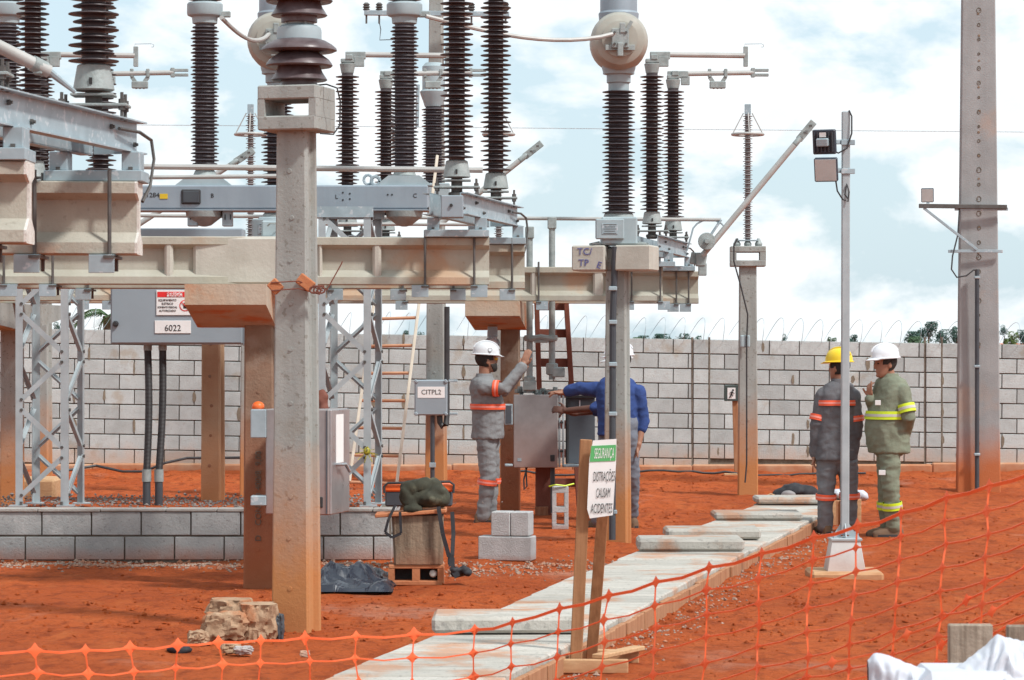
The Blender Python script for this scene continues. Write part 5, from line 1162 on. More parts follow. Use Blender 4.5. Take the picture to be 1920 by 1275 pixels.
single(b, 'plastic_sheet', m_poly, 'crumpled shiny black plastic sheet on the ground beside the low wall', 'sheet', ((x0_+x1_)/2, 20.5, 0), smooth=False)
# ------------------------------------------------------------------ rubble
def rock(label, px, py, d, w, h, dp, seed, m=m_rub, flat=False, rz=0, name='rubble_chunk', amp=.22, group='broken concrete rubble'):
    b = MB(); n = 14
    c = at(px, py, d)
    for ax in range(3):
        for sg in (-1, 1):
            q = []
            for j in range(n+1):
                for i in range(n+1):
                    p = [0,0,0]; p[ax] = sg; p[(ax+1) % 3] = -1+2*i/n; p[(ax+2) % 3] = -1+2*j/n
                    v = Vector(p); r = v.normalized(); v = v.lerp(r*1.25, .45)
                    v = v+Vector((noise.noise(v*2.6+Vector((seed,0,0))), noise.noise(v*2.6+Vector((0,seed,3))), noise.noise(v*2.6+Vector((7,0,seed)))))*.13
                    k = 1+amp*noise.noise(v*1.3+Vector((seed*5.1,0,0)))+amp*.55*noise.noise(v*4+Vector((0,seed*3.3,0)))+amp*.3*noise.noise(v*9+Vector((0,0,seed)))
                    v = v*k
                    if flat: v.z = min(v.z, .72)
                    q.append(Vector((v.x*w/2, v.y*dp/2, v.z*h/2)))
            b.add(q, [(j*(n+1)+i, j*(n+1)+i+1, (j+1)*(n+1)+i+1, (j+1)*(n+1)+i) for j in range(n) for i in range(n)])
    R = Matrix.Rotation(rz, 3, 'Z'); b.v = [tuple(R @ Vector(v)+c) for v in b.v]
    me_b = c-Vector((0,0,h/2))
    b.v = [tuple(Vector(v)-me_b) for v in b.v]; me = b.mesh(name)
    bm = bmesh.new(); bm.from_mesh(me); bmesh.ops.remove_doubles(bm, verts=bm.verts, dist=.0005); bmesh.ops.recalc_face_normals(bm, faces=bm.faces); bm.to_mesh(me); bm.free(); autosmooth(me, 32)
    o = link(name, me, m); o.location = me_b; return props(o, label, 'rubble', group)
rock('flat-topped broken concrete chunk leaning behind the pile left of the foreground pole', 432, 1142, 17.2, .24, .17, .22, 1, flat=True)
rock('rounded tan rubble lump in front of the flat-topped chunk', 424, 1174, 16.8, .23, .16, .2, 2)
rock('tall pitted rubble block touching the foreground pole', 484, 1161, 16.9, .20, .26, .22, 3, flat=True)
rock('small rubble lump at the left of the pile', 372, 1196, 16.6, .11, .08, .12, 4)
rock('red crumbled rubble piece at the front of the pile', 433, 1215, 16.2, .10, .06, .1, 5)
rock('pale grey broken piece at the front of the rubble pile', 457, 1219, 16.1, .09, .04, .08, 6, m_block3)
rock('slaty dark shard leaning between the rubble and the foreground pole', 522, 1176, 16.95, .06, .14, .12, 7, m_conduit)
rock('small white crumb of rubble right of the foreground pole', 572, 1226, 15.9, .05, .035, .05, 8, m_slab)
bl = MB()
for k in range(7): bl.ell(at(350+rng.uniform(-24,16), 1219+rng.uniform(-4,4), 16.3), (.04,.04,.018))
me = remesh(bl, .01, .012, 15, 9); o = thing('glove', 'dark crumpled glove on the red soil left of the rubble', 'glove', at(350, 1228, 16.3)); mpart(me, 'glove_body', m_blackbag, o)
# ------------------------------------------------------------------ safety sign
ds = 15.25
ss = thing('safety_sign', 'green and white safety sign on two brown stakes, reading about distractions and accidents', 'sign', at(1095, 1248, ds))
b = MB(); b.bar(at(1079, 1256, ds+.03), at(1099, 824, ds+.03), .066, .032, .004, up=(0,1,0)); part(b, 'stake', m_wood, ss)
b = MB(); b.bar(at(1109, 1234, ds+.40), at(1140, 838, ds+.05), .062, .032, .004, up=(0,1,0)); part(b, 'stake', m_wood, ss)
b = MB(); q = lambda x, y, e=0: at(x, y, ds-.03-e)
pts = [q(1112,826), q(1156,823), q(1155,870), q(1149,966), q(1106,972), q(1101,955), q(1105,860)]
n_ = len(pts); b.add(pts+[p+Vector((0,.006,0)) for p in pts], [tuple(range(n_)), tuple(range(2*n_-1, n_-1, -1))]+[(i, (i+1) % n_, n_+(i+1) % n_, n_+i) for i in range(n_)]); pn = part(b, 'panel', m_white, ss, smooth=False)
b = MB(); pts = [q(1108.5,836,.001), q(1155,834,.001), q(1154,864,.001), q(1106,866,.001)]
b.add(pts+[p+Vector((0,-.002,0)) for p in pts], [(0,1,2,3),(7,6,5,4)]+[(i, (i+1) % 4, 4+(i+1) % 4, 4+i) for i in range(4)]); sub(b, 'green_band', m_green, pn)
rx = (at(1154,864,ds)-at(1107,866,ds)); ry = at(1112,826,ds)-at(1105,960,ds)
def stext(s, px, py, wpx, hpx, m):
    o = text(s, 1.0, (0,0,0), m, ss, world=False, ext=.0)
    xs_ = [v.co.x for v in o.data.vertices]; zs_ = [v.co.z for v in o.data.vertices]
    kx = pxm(wpx, ds)/(max(xs_)-min(xs_)); kz = pxm(hpx, ds)/(max(zs_)-min(zs_)); c = q(px, py, .0045)-Vector(ss.location)
    mx_, mz_ = (max(xs_)+min(xs_))/2, (max(zs_)+min(zs_))/2
    for v in o.data.vertices:
        u, w = (v.co.x-mx_)*kx, (v.co.z-mz_)*kz; v.co = c+Vector((u+w*.06, 0, w+u*.03))
stext('SEGURANÇA', 1133, 852, 37, 24, m_white)
stext('DISTRAÇÕES', 1133, 893, 40, 27, m_black); stext('CAUSAM', 1131, 924, 26, 18, m_black); stext('ACIDENTES', 1128, 953, 40, 18, m_black)
for (xa, xb, yy, hh, rz_) in ((975, 1178, ds-.02, .075, -.03), (1030, 1198, ds+.42, .075, -.05)):
    b = MB(); b.box(Vector(((gx(xa, yy)+gx(xb, yy))/2, yy, gh(0, yy)+hh/2)), (gx(xb, yy)-gx(xa, yy), .045, hh), .005, Matrix.Rotation(rz_, 3, 'Z')); part(b, 'base_board', m_wood_l, ss)
for px, rz_ in ((1022, -.35), (1163, -.5)):
    b = MB(); b.box(Vector((gx(px, ds), ds+.2, .088)), (.075, .50, .024), .004, Matrix.Rotation(rz_, 3, 'Z')); part(b, 'cleat', m_wood_l, ss)
# ------------------------------------------------------------------ bits near the lamp post
d = 27.6
t = thing('timber_crate', 'upright timber crate with a white rag on top behind the lamp post', 'crate', at(1590, 985, d))
b = MB(); b.span(at(1562, 990, d), at(1612, 938, d)+Vector((0,.25,0)), .01); part(b, 'crate_body', m_trench, t)
for px in (1563, 1580, 1596, 1611):
    b = MB(); b.span(at(px-4, 992, d-.02), at(px+4, 936, d-.02)+Vector((0,.018,0)), .003); part(b, 'slat', m_wood_l, t)
bl = MB()
for k in range(9): bl.ell(at(1570+k*6, 928+rng.uniform(-3,5), d+.1), (.055,.09,.04+.015*rng.random()))
me = remesh(bl, .014, .012, 12, 6); o = thing('white_rag', 'crumpled white rag on the timber crate behind the lamp post', 'rag', at(1590, 936, d+.1)); mpart(me, 'rag_body', m_sack, o)
bl = MB(); d = 31.3
for (px, py, r) in ((1490,921,(.16,.14,.085)), (1470,925,(.12,.13,.065)), (1512,923,(.12,.13,.075)), (1458,930,(.05,.09,.045)), (1526,930,(.05,.1,.04))): bl.ell(at(px, py, d), r)
me = remesh(bl, .016, .016, 8, 2); o = thing('backpack', 'black backpack lying on the soil at the far end of the slab path', 'bag', at(1490, 938, d)); mpart(me, 'bag_body', m_blackbag, o)
bl = MB(); bl.ell(at(1478, 928, d-.13), (.085,.04,.05)); me = remesh(bl, .012, .006, 10, 3); mpart(me, 'front_pocket', m_ins_w, o)
b = MB(); b.tube([at(1455, 930, d-.05), at(1445, 926, d-.1), at(1436, 931, d-.1)], .010, 6); part(b, 'strap', m_wood_l, o)
# hoses by the wall
for (pts, r, lab) in (([(100,886,36),(180,873,36.3),(230,884,36),(270,884,36),(310,868,36),(350,859,36.4),(470,858,36.5)], .018, 'black hose humping along the wall at left'),
                      ([(900,884,37),(1000,889,37),(1130,895,37),(1300,898,37),(1420,900,37),(1540,893,37),(1640,892,37)], .015, 'thin black hose lying along the foot of the wall at right')):
    b = MB(); P = []
    for i in range(len(pts)-1):
        for k in range(6): f_ = k/6; p = at(*pts[i]).lerp(at(*pts[i+1]), f_); P.append(Vector((p.x, p.y, max(p.z, gh(p.x, p.y)+r))))
    b.tube(P, r, 6); single(b, 'hose', m_rubber, lab, 'hose', P[0], 'hoses along the wall')
# ------------------------------------------------------------------ net, stakes, sack
net = thing('safety_net', 'bright orange plastic mesh barrier stretched across the foreground', 'net', (0, 10, 0))
TOP = [(-90,1224,9.6),(65,1221,9.7),(160,1219,9.8),(247,1215,9.9),(330,1208,10.0),(410,1204,10.1),(487,1201,10.2),(575,1196,10.4),(668,1193,10.6),(775,1190,10.7),(890,1181,10.7),(962,1166,10.6),(1050,1142,10.4),(1137,1117,10.2),(1230,1092,10.0),(1330,1064,9.8),(1430,1036,9.6),(1525,1009,9.4),(1607,987,9.2),(1690,962,9.0),(1775,933,8.8),(1855,912,8.6),(1945,884,8.4),(2040,860,8.2)]
def diamond(b, c, s, ux, uz):
    n = 8; vs = [c+Vector((0,-.004,0))]; 
    for k in range(n):
        a = math.pi*k/4; r = s*(1.0 if k % 2 == 0 else .56); vs.append(c+ux*(r*math.cos(a)*1.15)+uz*(r*math.sin(a)))
    fs = [(0, 1+k, 1+(k+1) % n) for k in range(n)]; vs.append(c+Vector((0,.004,0))); fs += [(n+1, 1+(k+1) % n, 1+k) for k in range(n)]
    b.add(vs, fs)
grid = []
rN = random.Random(5)
for i, (px, py, d) in enumerate(TOP):
    colm = []; lean = -1.6 if px > 700 else 1.2
    for j in range(19):
        step = 44 if px > 880 else 45
        x = px+lean*j*1.6+9*noise.noise(Vector((i*.9, j*.7, 2))); y = py+step*j+(0 if px > 880 else -2*j)+(9 if j else 3)*noise.noise(Vector((i*.6, j*.6, 7)))
        p = at(x, y, d+.05*noise.noise(Vector((i*.5, j*.4, 9)))+.006*j)
        if p.z < .015: break
        colm.append(p)
    grid.append(colm)
px_of = [t_[0] for t_ in TOP]
for i in range(len(grid)-1):
    b = MB()
    for j in range(min(len(grid[i]), len(grid[i+1]))):
        p, q = grid[i][j], grid[i+1][j]; mid = (p+q)/2+Vector((0,0,-.004-.006*rN.random()))
        w = (.011 if px_of[i] > 880 else .008) if j == 0 else .0052
        b.bar(p, mid, w, .003, 0, up=(0,1,0)); b.bar(mid, q, w, .003, 0, up=(0,1,0))
    part(b, 'cross_strands', m_net, net)['kind'] = 'stuff'
for i, colm in enumerate(grid):
    b = MB()
    for j in range(len(colm)-1):
        b.bar(colm[j], colm[j+1], .0054, .003, 0, up=(0,1,0))
    for j, p in enumerate(colm):
        ux = (grid[min(i+1, len(grid)-1)][min(j, len(grid[min(i+1, len(grid)-1)])-1)]-grid[max(i-1, 0)][min(j, len(grid[max(i-1, 0)])-1)]).normalized()
        s = .0225 if j else .026; uz = Vector((0,0,1)); diamond(b, p, s*(.85+.3*rN.random()), ux, uz)
    part(b, 'upright_strand', m_net, net)['kind'] = 'stuff'
# sagging folded second edge at lower right
FOLD = [(1400,1300,9.2),(1500,1258,9.1),(1560,1243,9.05),(1640,1226,9.0),(1700,1190,8.95),(1755,1172,8.9),(1812,1126,8.85),(1850,1108,8.8),(1925,1062,8.75),(2000,1030,8.7)]
b = MB()
for j in range(4):
    P = [at(x+10*j, y+38*j+5*noise.noise(Vector((x*.02, j, 3))), d-.03) for x, y, d in FOLD]
    for i in range(len(P)-1): b.bar(P[i], P[i+1], .006, .003, 0, up=(0,1,0))
    for i, p in enumerate(P):
        if (i+j) % 2 == 0: diamond(b, p, .021, (P[min(i+1,len(P)-1)]-P[max(i-1,0)]).normalized(), Vector((0,0,1)))
part(b, 'folded_edge', m_net, net)['kind'] = 'stuff'
b = MB(); b.box(Vector((gx(1819,8.3), 8.3, gzp(1170,8.3)/2-.1)), (.128,.035,gzp(1170,8.3)+.2), .004); single(b, 'timber_stake', m_wood_g, 'weathered wide timber stake behind the white sack', 'stake', (gx(1819,8.3), 8.3, 0), 'timber stakes of the net')
b = MB(); b.box(Vector((gx(1928,8.4), 8.4, gzp(1172,8.4)/2-.1)), (.128,.035,gzp(1172,8.4)+.2), .004); single(b, 'timber_stake', m_wood_g, 'timber stake cut by the right edge of the picture', 'stake', (gx(1928,8.4), 8.4, 0), 'timber stakes of the net')
d = 7.6; SIL = [(1628,1240),(1640,1226),(1662,1229),(1690,1240),(1725,1254),(1760,1258),(1795,1252),(1830,1228),(1850,1214),(1866,1196),(1872,1191),(1890,1197),(1920,1204),(1960,1198),(2000,1215),(2040,1260)]
def sil(px):
    for (x0_, y0_), (x1_, y1_) in zip(SIL, SIL[1:]):
        if x0_ <= px <= x1_: return y0_+(y1_-y0_)*(px-x0_)/(x1_-x0_)
    return SIL[0][1] if px < SIL[0][0] else SIL[-1][1]
b = MB(); NX, NY = 110, 64; g = []
for j in range(NY):
    v_ = -1+2*j/(NY-1)
    for i in range(NX):
        u = i/(NX-1); px = 1628+412*u; X_ = gx(px, d); ed = min(1, u*6, (1-u)*6)
        zt = gzp(sil(px), d); av = abs(v_); Y_ = d+.02+v_*(.04+.16*ed)+.02*noise.noise(Vector((u*6, v_*2, 5)))
        k = av**1.5
        zf = zt*(1-k)+(zt-.34 if v_ < 0 else zt-.25)*k
        w1 = 1-2.2*abs(noise.noise(Vector((u*9+v_*2.5, v_*2.2-u*3, 1)))); w2 = 1-2.2*abs(noise.noise(Vector((u*22-v_*4, v_*5+u*6, 3)))); w3 = noise.noise(Vector((u*50, v_*16, 8)))
        t_ = min(1, av*5)
        g.append((X_+.012*w1*av, Y_-.022*w1*t_*(1 if v_ < 0 else -1)-.010*w2*t_-.003*w3, zf+.014*w2*t_+.003*w3))
b.add(g, [(j*NX+i, j*NX+i+1, (j+1)*NX+i+1, (j+1)*NX+i) for j in range(NY-1) for i in range(NX-1)])
b.add([g[i] for i in range(NX)]+[g[(NY-1)*NX+i] for i in range(NX)], [(i+1, i, NX+i, NX+i+1) for i in range(NX-1)])
bl = MB(); bl.box(Vector((gx(1850, d), d+.02, .45)), (.42,.30,.9), .05)
sk_ = thing('sack', 'crumpled white plastic sack in the bottom right corner', 'sack', (gx(1850, d), d, 0)); part(b, 'sack_folds', m_sack, sk_, deg=85); part(bl, 'sack_filling', m_sack, sk_)
# ------------------------------------------------------------------ trees far beyond the wall
def tree(label, px, ytop, d, wpx, mi, seed, name='far_tree'):
    r = random.Random(seed); x = gx(px, d); H = gzp(ytop, d); W = pxm(wpx, d)/2
    t = thing(name, label, 'tree', (x, d, 0), group='trees beyond the wall')
    b = MB(); b.tube([(x, d, 0), (x+.1, d, H*.5), (x-.1, d, H*.9)], [W*.10, W*.07, W*.02], 7)
    for k in range(5):
        a = r.uniform(0, 6.28); z = H*r.uniform(.35, .7); b.tube([(x, d, z), (x+math.cos(a)*W*.7, d+math.sin(a)*W*.7, z+H*.2)], [W*.04, W*.015], 5)
    part(b, 'trunk', m_bark, t)
    b = MB(); lobes = [(r.uniform(-.62,.62)*W, r.uniform(-.6,.6)*W, H*r.uniform(.42,.92), r.uniform(.25,.5)) for _ in range(12)]
    for (lx, ly, lz, lr) in lobes:
        k = 1-max(0, (lz/H-.6))*1.1
        for _ in range(85):
            v = Vector((r.gauss(0,1), r.gauss(0,1), r.gauss(0,1))).normalized()*r.uniform(.5,1)**.5
            c = Vector((x+lx*k+v.x*lr*W, d+ly*k+v.y*lr*W, min(H, lz+v.z*lr*W*1.1))); s = W*r.uniform(.05,.11)
            n1_ = Vector((r.gauss(0,1), r.gauss(0,1), r.gauss(0,1))).normalized(); n2_ = n1_.orthogonal().normalized()
            b.add([c+n1_*s, c+n2_*s*.7, c-n1_*s, c-n2_*s*.7], [(0,1,2,3)])
    me = b.mesh('crown', fix=False); L0 = t.location
    for v in me.vertices: v.co -= L0
    link('crown', me, m_leaf[mi], t); return t
TR = [(1712,622,420,40,0),(1740,604,430,44,0),(1768,618,425,38,0),(1793,612,440,36,0),(1722,632,400,46,1),(1588,624,430,30,0),(1560,631,420,26,1),(1470,626,520,16,0),(1602,626,470,22,0),(1882,608,430,20,0),(1898,622,400,36,2),(1918,618,420,30,0),(1205,630,420,40,0),(1238,627,430,46,0),(1280,626,420,44,0),(1305,630,440,30,0),(1195,633,400,30,1),(110,600,430,26,0),(760,619,500,22,0),(790,618,460,22,0),(700,612,500,20,0),(80,606,470,34,1)]
TL = ('dark tree left in the grove at right', 'tallest dark tree of the grove at right', 'dark tree right of the tallest one in the grove', 'slim dark tree beside the wide pole', 'low lighter tree at the front of the grove', 'dark tree top just left of the lamp post', 'low lighter tree top left of the lamp post', 'tiny distant tree top above the wall near the right arrester', 'small dark tree top just right of the lamp post', 'narrow dark tree right of the wide pole', 'light green tree at the right edge above the wall', 'dark tree at the very right edge', 'low dark tree top right of the transformer pole', 'dark tree top over the wall right of the transformer pole', 'spreading dark tree top between transformer pole and arrester', 'small dark tree top before the right arrester pole', 'light low tree top hard by the transformer pole', 'distant tree top seen through the left lattice support', 'small tree top behind the white ladder', 'small tree top beside the slender pole', 'small tree top behind the right lattice support', 'low distant tree at the far left over the wall')
for i, (px, yt, d, w, mi) in enumerate(TR): tree(TL[i], px, yt, d, w, mi, 50+i)
pm = thing('palm_tree', 'palm fronds rising over the wall beside the grey cabinet', 'palm', (gx(203, 46), 46, 0))
c = Vector((gx(203, 46), 46, 0)); top = gzp(592, 46); b = MB(); b.tube([c, c+Vector((.05,0,top*.5)), c+Vector((0,0,top))], [.14,.11,.09], 9); part(b, 'trunk', m_bark, pm)
for k in range(13):
    a = k*2.4+.3; b = MB(); el = .5+.5*math.sin(k*1.7); pts = [c+Vector((math.cos(a)*.34*s_, math.sin(a)*.34*s_, top+.30*el*s_-.20*s_*s_)) for s_ in (0,.5,1,1.5,2)]
    b.tube(pts, [.012,.01,.008,.006,.003], 5)
    for i in range(16):
        f_ = .3+i*.1; j = min(3, int(f_/.5)); p = pts[j].lerp(pts[j+1], (f_-j*.5)/.5); sd_ = Vector((-math.sin(a), math.cos(a), 0))
        for s_ in (-1, 1):
            q = p+sd_*s_*.17+Vector((math.cos(a)*.07, math.sin(a)*.07, -.07)); b.add([p, p+Vector((math.cos(a)*.03, math.sin(a)*.03, 0)), q], [(0,1,2)])
    part(b, 'frond', m_palm, pm)
# ------------------------------------------------------------------ people
UP = Vector((0,0,1))
HEAD = [(-.118,.058,.026,.022),(-.108,.052,.042,.040),(-.085,.036,.056,.060),(-.05,.016,.067,.082),(-.01,.002,.073,.094),(.03,-.004,.0755,.098),(.07,-.006,.070,.090),(.10,-.006,.053,.067),(.117,-.006,.022,.028)]
def head_pt(hc, f, s, u, zi, ang, off=0):
    z, o, w, d_ = zi; return hc+u*z+f*(o+(d_+off)*math.cos(ang))+s*((w+off)*math.sin(ang))
def hinterp(z):
    for a, b in zip(HEAD, HEAD[1:]):
        if a[0] <= z <= b[0]:
            k = (z-a[0])/(b[0]-a[0]); return tuple(a[i]+(b[i]-a[i])*k for i in range(4))
    return HEAD[0] if z < HEAD[0][0] else HEAD[-1]
def add_head(b, hc, f, s, u, neck):
    b.loft([[head_pt(hc, f, s, u, zi, 2*math.pi*k/20) for k in range(20)] for zi in HEAD])
    b.limb([hc+f*.098+u*.022, hc+f*.112-u*.012, hc+f*.106-u*.028], [.010,.014,.013], 8)       # nose
    b.ell(hc+f*.086-u*.062, (.020,.020,.010)); b.ell(hc+f*.088-u*.098, (.018,.018,.015))       # lips, chin
    M = Matrix((f, s, u)).transposed()
    b.ell(hc+f*.086+u*.03, (.014,.052,.010), M)                                                # brow
    for sg in (-1, 1): b.ell(hc+s*(sg*.074)-f*.008-u*.008, (.021,.010,.031), M)                # ears
    b.limb([neck, hc-u*.03-f*.012], [.058,.056], 14)
def patch(hc, f, s, u, z0, z1, a0, a1, off, n=10, m=8):
    b = MB(); q = []
    for lay in (off, -.008):
        for j in range(m+1):
            z = z0+(z1-z0)*j/m
            for i in range(n+1): q.append(head_pt(hc, f, s, u, hinterp(z), a0+(a1-a0)*i/n, lay*(math.sin(math.pi*min(1, max(0, (j+.6)/(m+1.2))))**.4 if lay > 0 else 1)))
    N1 = (n+1)*(m+1)
    fs = [(j*(n+1)+i, j*(n+1)+i+1, (j+1)*(n+1)+i+1, (j+1)*(n+1)+i) for j in range(m) for i in range(n)]
    fs += [tuple(N1+k for k in reversed(x)) for x in fs]
    for i in range(n): fs.append((i, N1+i, N1+i+1, i+1)); fs.append((m*(n+1)+i, m*(n+1)+i+1, N1+m*(n+1)+i+1, N1+m*(n+1)+i))
    for j in range(m):
        for i, r in ((0, 0), (n, 1)):
            a, c = j*(n+1)+i, (j+1)*(n+1)+i; fs.append((a, c, N1+c, N1+a))
    return b.add(q, fs)
def helmet(P, hc, f, s, u, m, tilt=0, mark=None):
    R = Matrix.Rotation(tilt, 3, s); f2, u2 = R @ f, R @ u; c = hc+u*.052+f*.004
    b = MB(); rings = []
    for (z, kw, kf, o) in ((.0,.128,.158,.010),(.006,.131,.163,.012),(.012,.122,.148,.006),(.016,.114,.136,0),(.05,.111,.133,0),(.085,.098,.118,-.002),(.112,.074,.092,-.004),(.128,.042,.055,-.005),(.134,.012,.018,-.005)):
        q = []
        for k in range(28):
            a = 2*math.pi*k/28; fr_ = kf*(1.10 if (math.cos(a) > .2 and z < .014) else 1)
            q.append(c+u2*(z-(.010 if (math.cos(a) > .5 and z < .014) else 0))+f2*(o+fr_*math.cos(a))+s*(kw*math.sin(a)))
        rings.append(q)
    b.loft(rings); h = part(b, 'hard_hat', m, P, deg=50)
    b = MB(); b.tube([c+u2*(.05+.09*math.sin(t))+f2*(.136*math.cos(t)) for t in [math.pi*i/14 for i in range(1, 14)]], .009, 6); sub(b, 'crest_rib', m, h)
    return h, c, f2, u2
def hand(b, w, d, n, curl=.5, spread=.1, L_=.18, thumb=1, point=False):
    """w wrist, d direction of the hand, n palm normal"""
    d = d.normalized(); n = (n-d*n.dot(d)).normalized(); s = d.cross(n)
    M = Matrix((s, n, d)).transposed()
    b.ell(w+d*.052, (.042,.017,.056), M, 12, 8); b.limb([w-d*.03, w+d*.02], [.029,.029], 10)
    for k, (o, ln) in enumerate(((-.032,.068),(-.011,.078),(.010,.074),(.030,.060))):
        p = w+d*.090+s*(o*.9); dd = (d+s*(o*spread*14)).normalized(); pts = [w+d*.06+s*(o*.75), p]; c_ = curl if not (point and k == 0) else .08
        for seg in (.45,.32,.25):
            dd = (Matrix.Rotation(c_, 3, s) @ dd).normalized() if True else dd; p = p+dd*(ln*seg); pts.append(p)
        b.limb(pts, [.0105,.0105,.0095,.0088,.0075], 8)
    t0 = w+d*.022-s*(.028*thumb); t1 = t0+d*.030-s*(.028*thumb)+n*(-.010); t2 = t1+d*.034-s*(.008*thumb)-n*.012; b.limb([t0, t1, t2], [.016,.0125,.0095], 8)
def erings(secs, s, f, n=24, fl=0):
    """secs: (centre, half side, half front)"""
    return [[c+s*(hs*math.copysign(abs(math.cos(2*math.pi*k/n))**.85, math.cos(2*math.pi*k/n)))+f*(hf*math.copysign(abs(math.sin(2*math.pi*k/n))**.85, math.sin(2*math.pi*k/n))) for k in range(n)] for c, hs, hf in secs]
def torso_at(secs, z):
    for a, b in zip(secs, secs[1:]):
        if a[0].z >= z >= b[0].z:
            k = (a[0].z-z)/(a[0].z-b[0].z); return a[0].lerp(b[0], k), a[1]+(b[1]-a[1])*k, a[2]+(b[2]-a[2])*k
    return secs[-1]
def band_torso(P, secs, s, f, z, h, m, m2, off=.019, name='reflective_band', tilt=0):
    rr = []
    for zz, o in ((z-h/2, off-.006), (z-h/2, off), (z+h/2, off), (z+h/2, off-.006)):
        c, a, d_ = torso_at(secs, zz); rr += erings([(c, a+o, d_+o)], s, f, 28)
    b = MB(); b.loft(rr, False); o1 = part(b, name, m, P, deg=50)
    rr = []
    for zz, o in ((z-h*.16, off+.0025), (z+h*.16, off+.0025)):
        c, a, d_ = torso_at(secs, zz); rr += erings([(c, a+o, d_+o)], s, f, 28)
    b = MB(); b.loft(rr, False); sub(b, 'reflective_strip', m2, o1)
def band_limb(P, pts, rad_, k, h, m, m2, off=.018):
    """band around a limb at polyline parameter k (index.fraction)"""
    i = int(k); fr_ = k-i; a, c = Vector(pts[i]), Vector(pts[i+1]); d_ = (c-a).normalized(); p = a.lerp(c, fr_); r = rad_[i]+(rad_[i+1]-rad_[i])*fr_
    b = MB(); b.tube([p-d_*h/2, p-d_*h*.49, p+d_*h*.49, p+d_*h/2], [r+off-.006, r+off, r+off, r+off-.006], 18, False); o1 = part(b, 'reflective_band', m, P, deg=50)
    b = MB(); b.tube([p-d_*h*.16, p+d_*h*.16], r+off+.0025, 18, False); sub(b, 'reflective_strip', m2, o1)
def boot(P, ankle, toe_dir, m=m_boot):
    td = Vector((toe_dir.x, toe_dir.y, 0)).normalized(); g = gh(ankle.x, ankle.y); z0 = g; sd_ = Vector((td.y, -td.x, 0))
    b = MB(); A = Vector((ankle.x, ankle.y, 0)); rings = []
    for (o, hw, ht) in ((-.085,.025,.06),(-.075,.036,.085),(-.03,.042,.125),(.03,.044,.115),(.08,.047,.085),(.14,.050,.068),(.18,.042,.055),(.197,.024,.04)):
        c = A+td*o; rings.append([c+sd_*hw*x+UP*(z0+ht*y) for x, y in ((-1,.0),(-1,.45),(-.75,.85),(-.3,1),(.3,1),(.75,.85),(1,.45),(1,0))])
    b.loft(rings); b.tube([A+UP*(z0+.07), A+UP*(z0+.2)], [.05,.052], 12); o = part(b, 'boot', m, P, deg=45)
    b = MB(); b.loft([[Vector((p.x, p.y, z0-.004+(.026 if i else 0))) for p in [A+td*o_+sd_*w_ for o_, w_ in ((-.09,.02),(-.09,-.02),(-.02,-.044),(.08,-.05),(.15,-.052),(.2,-.02),(.2,.02),(.15,.052),(.08,.05),(-.02,.044))]] for i in (0, 1)]); sub(b, 'sole', m_rubber, o)
def person(label, d0, base_px, hc, f, look, secs, arms, legs, mj, mt, msk, hat, hand_specs, seed, hem_fix=None, sleeves=(1, 1), group='workers', beard=None, head_u=UP, hat_tilt=0, hair=True):
    """secs: torso rings from neck to hem [(point, half side, half front)], arms: two lists of points, legs: two lists (hip, knee, ankle)"""
    P = thing('person', label, 'person', base_px, group=group); f = Vector(f).normalized(); s = Vector((f.y, -f.x, 0)).normalized(); look = Vector(look).normalized()
    u = (Vector(head_u)-look*look.dot(Vector(head_u))).normalized(); hs = look.cross(u)
    # continuous body
    b = MB(); neck = secs[0][0]-UP*.02
    add_head(b, hc, look, hs, u, neck)
    b.loft(erings([(c, a*.86, d_*.86) for c, a, d_ in secs], s, f, 18))
    for A in arms: b.limb(A, [.050,.040,.030][:len(A)], 12)
    for Lg in legs: b.limb(Lg, [.075,.055,.042], 12)
    for (w, d_, n_, cu, th, pt) in hand_specs: hand(b, Vector(w), Vector(d_), Vector(n_), cu, .1, thumb=th, point=pt)
    me = remesh(b, .0065, smooth_it=1); mpart(me, 'body', msk, P)
    for sg in (-1, 1):
        e = MB(); e.ell(hc+look*.089+hs*(sg*.030)+u*.012, (.010,.010,.006)); part(e, 'eye', m_black, P)
    # jacket
    b = MB(); b.loft(erings(secs, s, f, 24)); ar = []
    for A, sl in zip(arms, sleeves):
        A2 = [Vector(p) for p in A]; R = [.070,.059,.050]
        if sl < 1: A2[-1] = A2[1].lerp(A2[2], sl)
        b.limb(A2, R, 16); ar.append((A2, R))
    me = remesh(b, .0105, .011, 9, seed, 2, (.8,.8,1.2)); mpart(me, 'jacket', mj, P)
    b = MB(); c0 = secs[0][0]; b.loft(erings([(c0+UP*.030, .072, .078), (c0-UP*.02, .088, .092)], s, f, 20)); part(b, 'collar', mj, P)
    # trousers
    b = MB(); hp = secs[-1][0]+UP*.10; b.ell(hp, (secs[-1][1]*.93 if abs(f.y) > .6 else secs[-1][2]*.93, secs[-1][2]*.93 if abs(f.y) > .6 else secs[-1][1]*.93, .17), Matrix.Identity(3))
    LR = [.098,.075,.067]
    for Lg in legs: b.limb(Lg, LR, 16)
    me = remesh(b, .0105, .0125, 9, seed+3, 2, (.7,.7,1.4)); mpart(me, 'trousers', mt, P)
    h = helmet(P, hc, look, hs, u, hat, hat_tilt)
    if hair:
        part(patch(hc, look, hs, u, -.06, .07, 1.75, 2*math.pi-1.75, .010), 'hair', m_hair, P)
        part(patch(hc, look, hs, u, .0, .07, .95, 1.8, .006), 'hair', m_hair, P); part(patch(hc, look, hs, u, .0, .07, -1.8, -.95, .006), 'hair', m_hair, P)
    if beard: part(patch(hc, look, hs, u, -.117, -.035, -1.45, 1.45, beard), 'beard', m_hair, P)
    return P, s, f, ar, LR, h
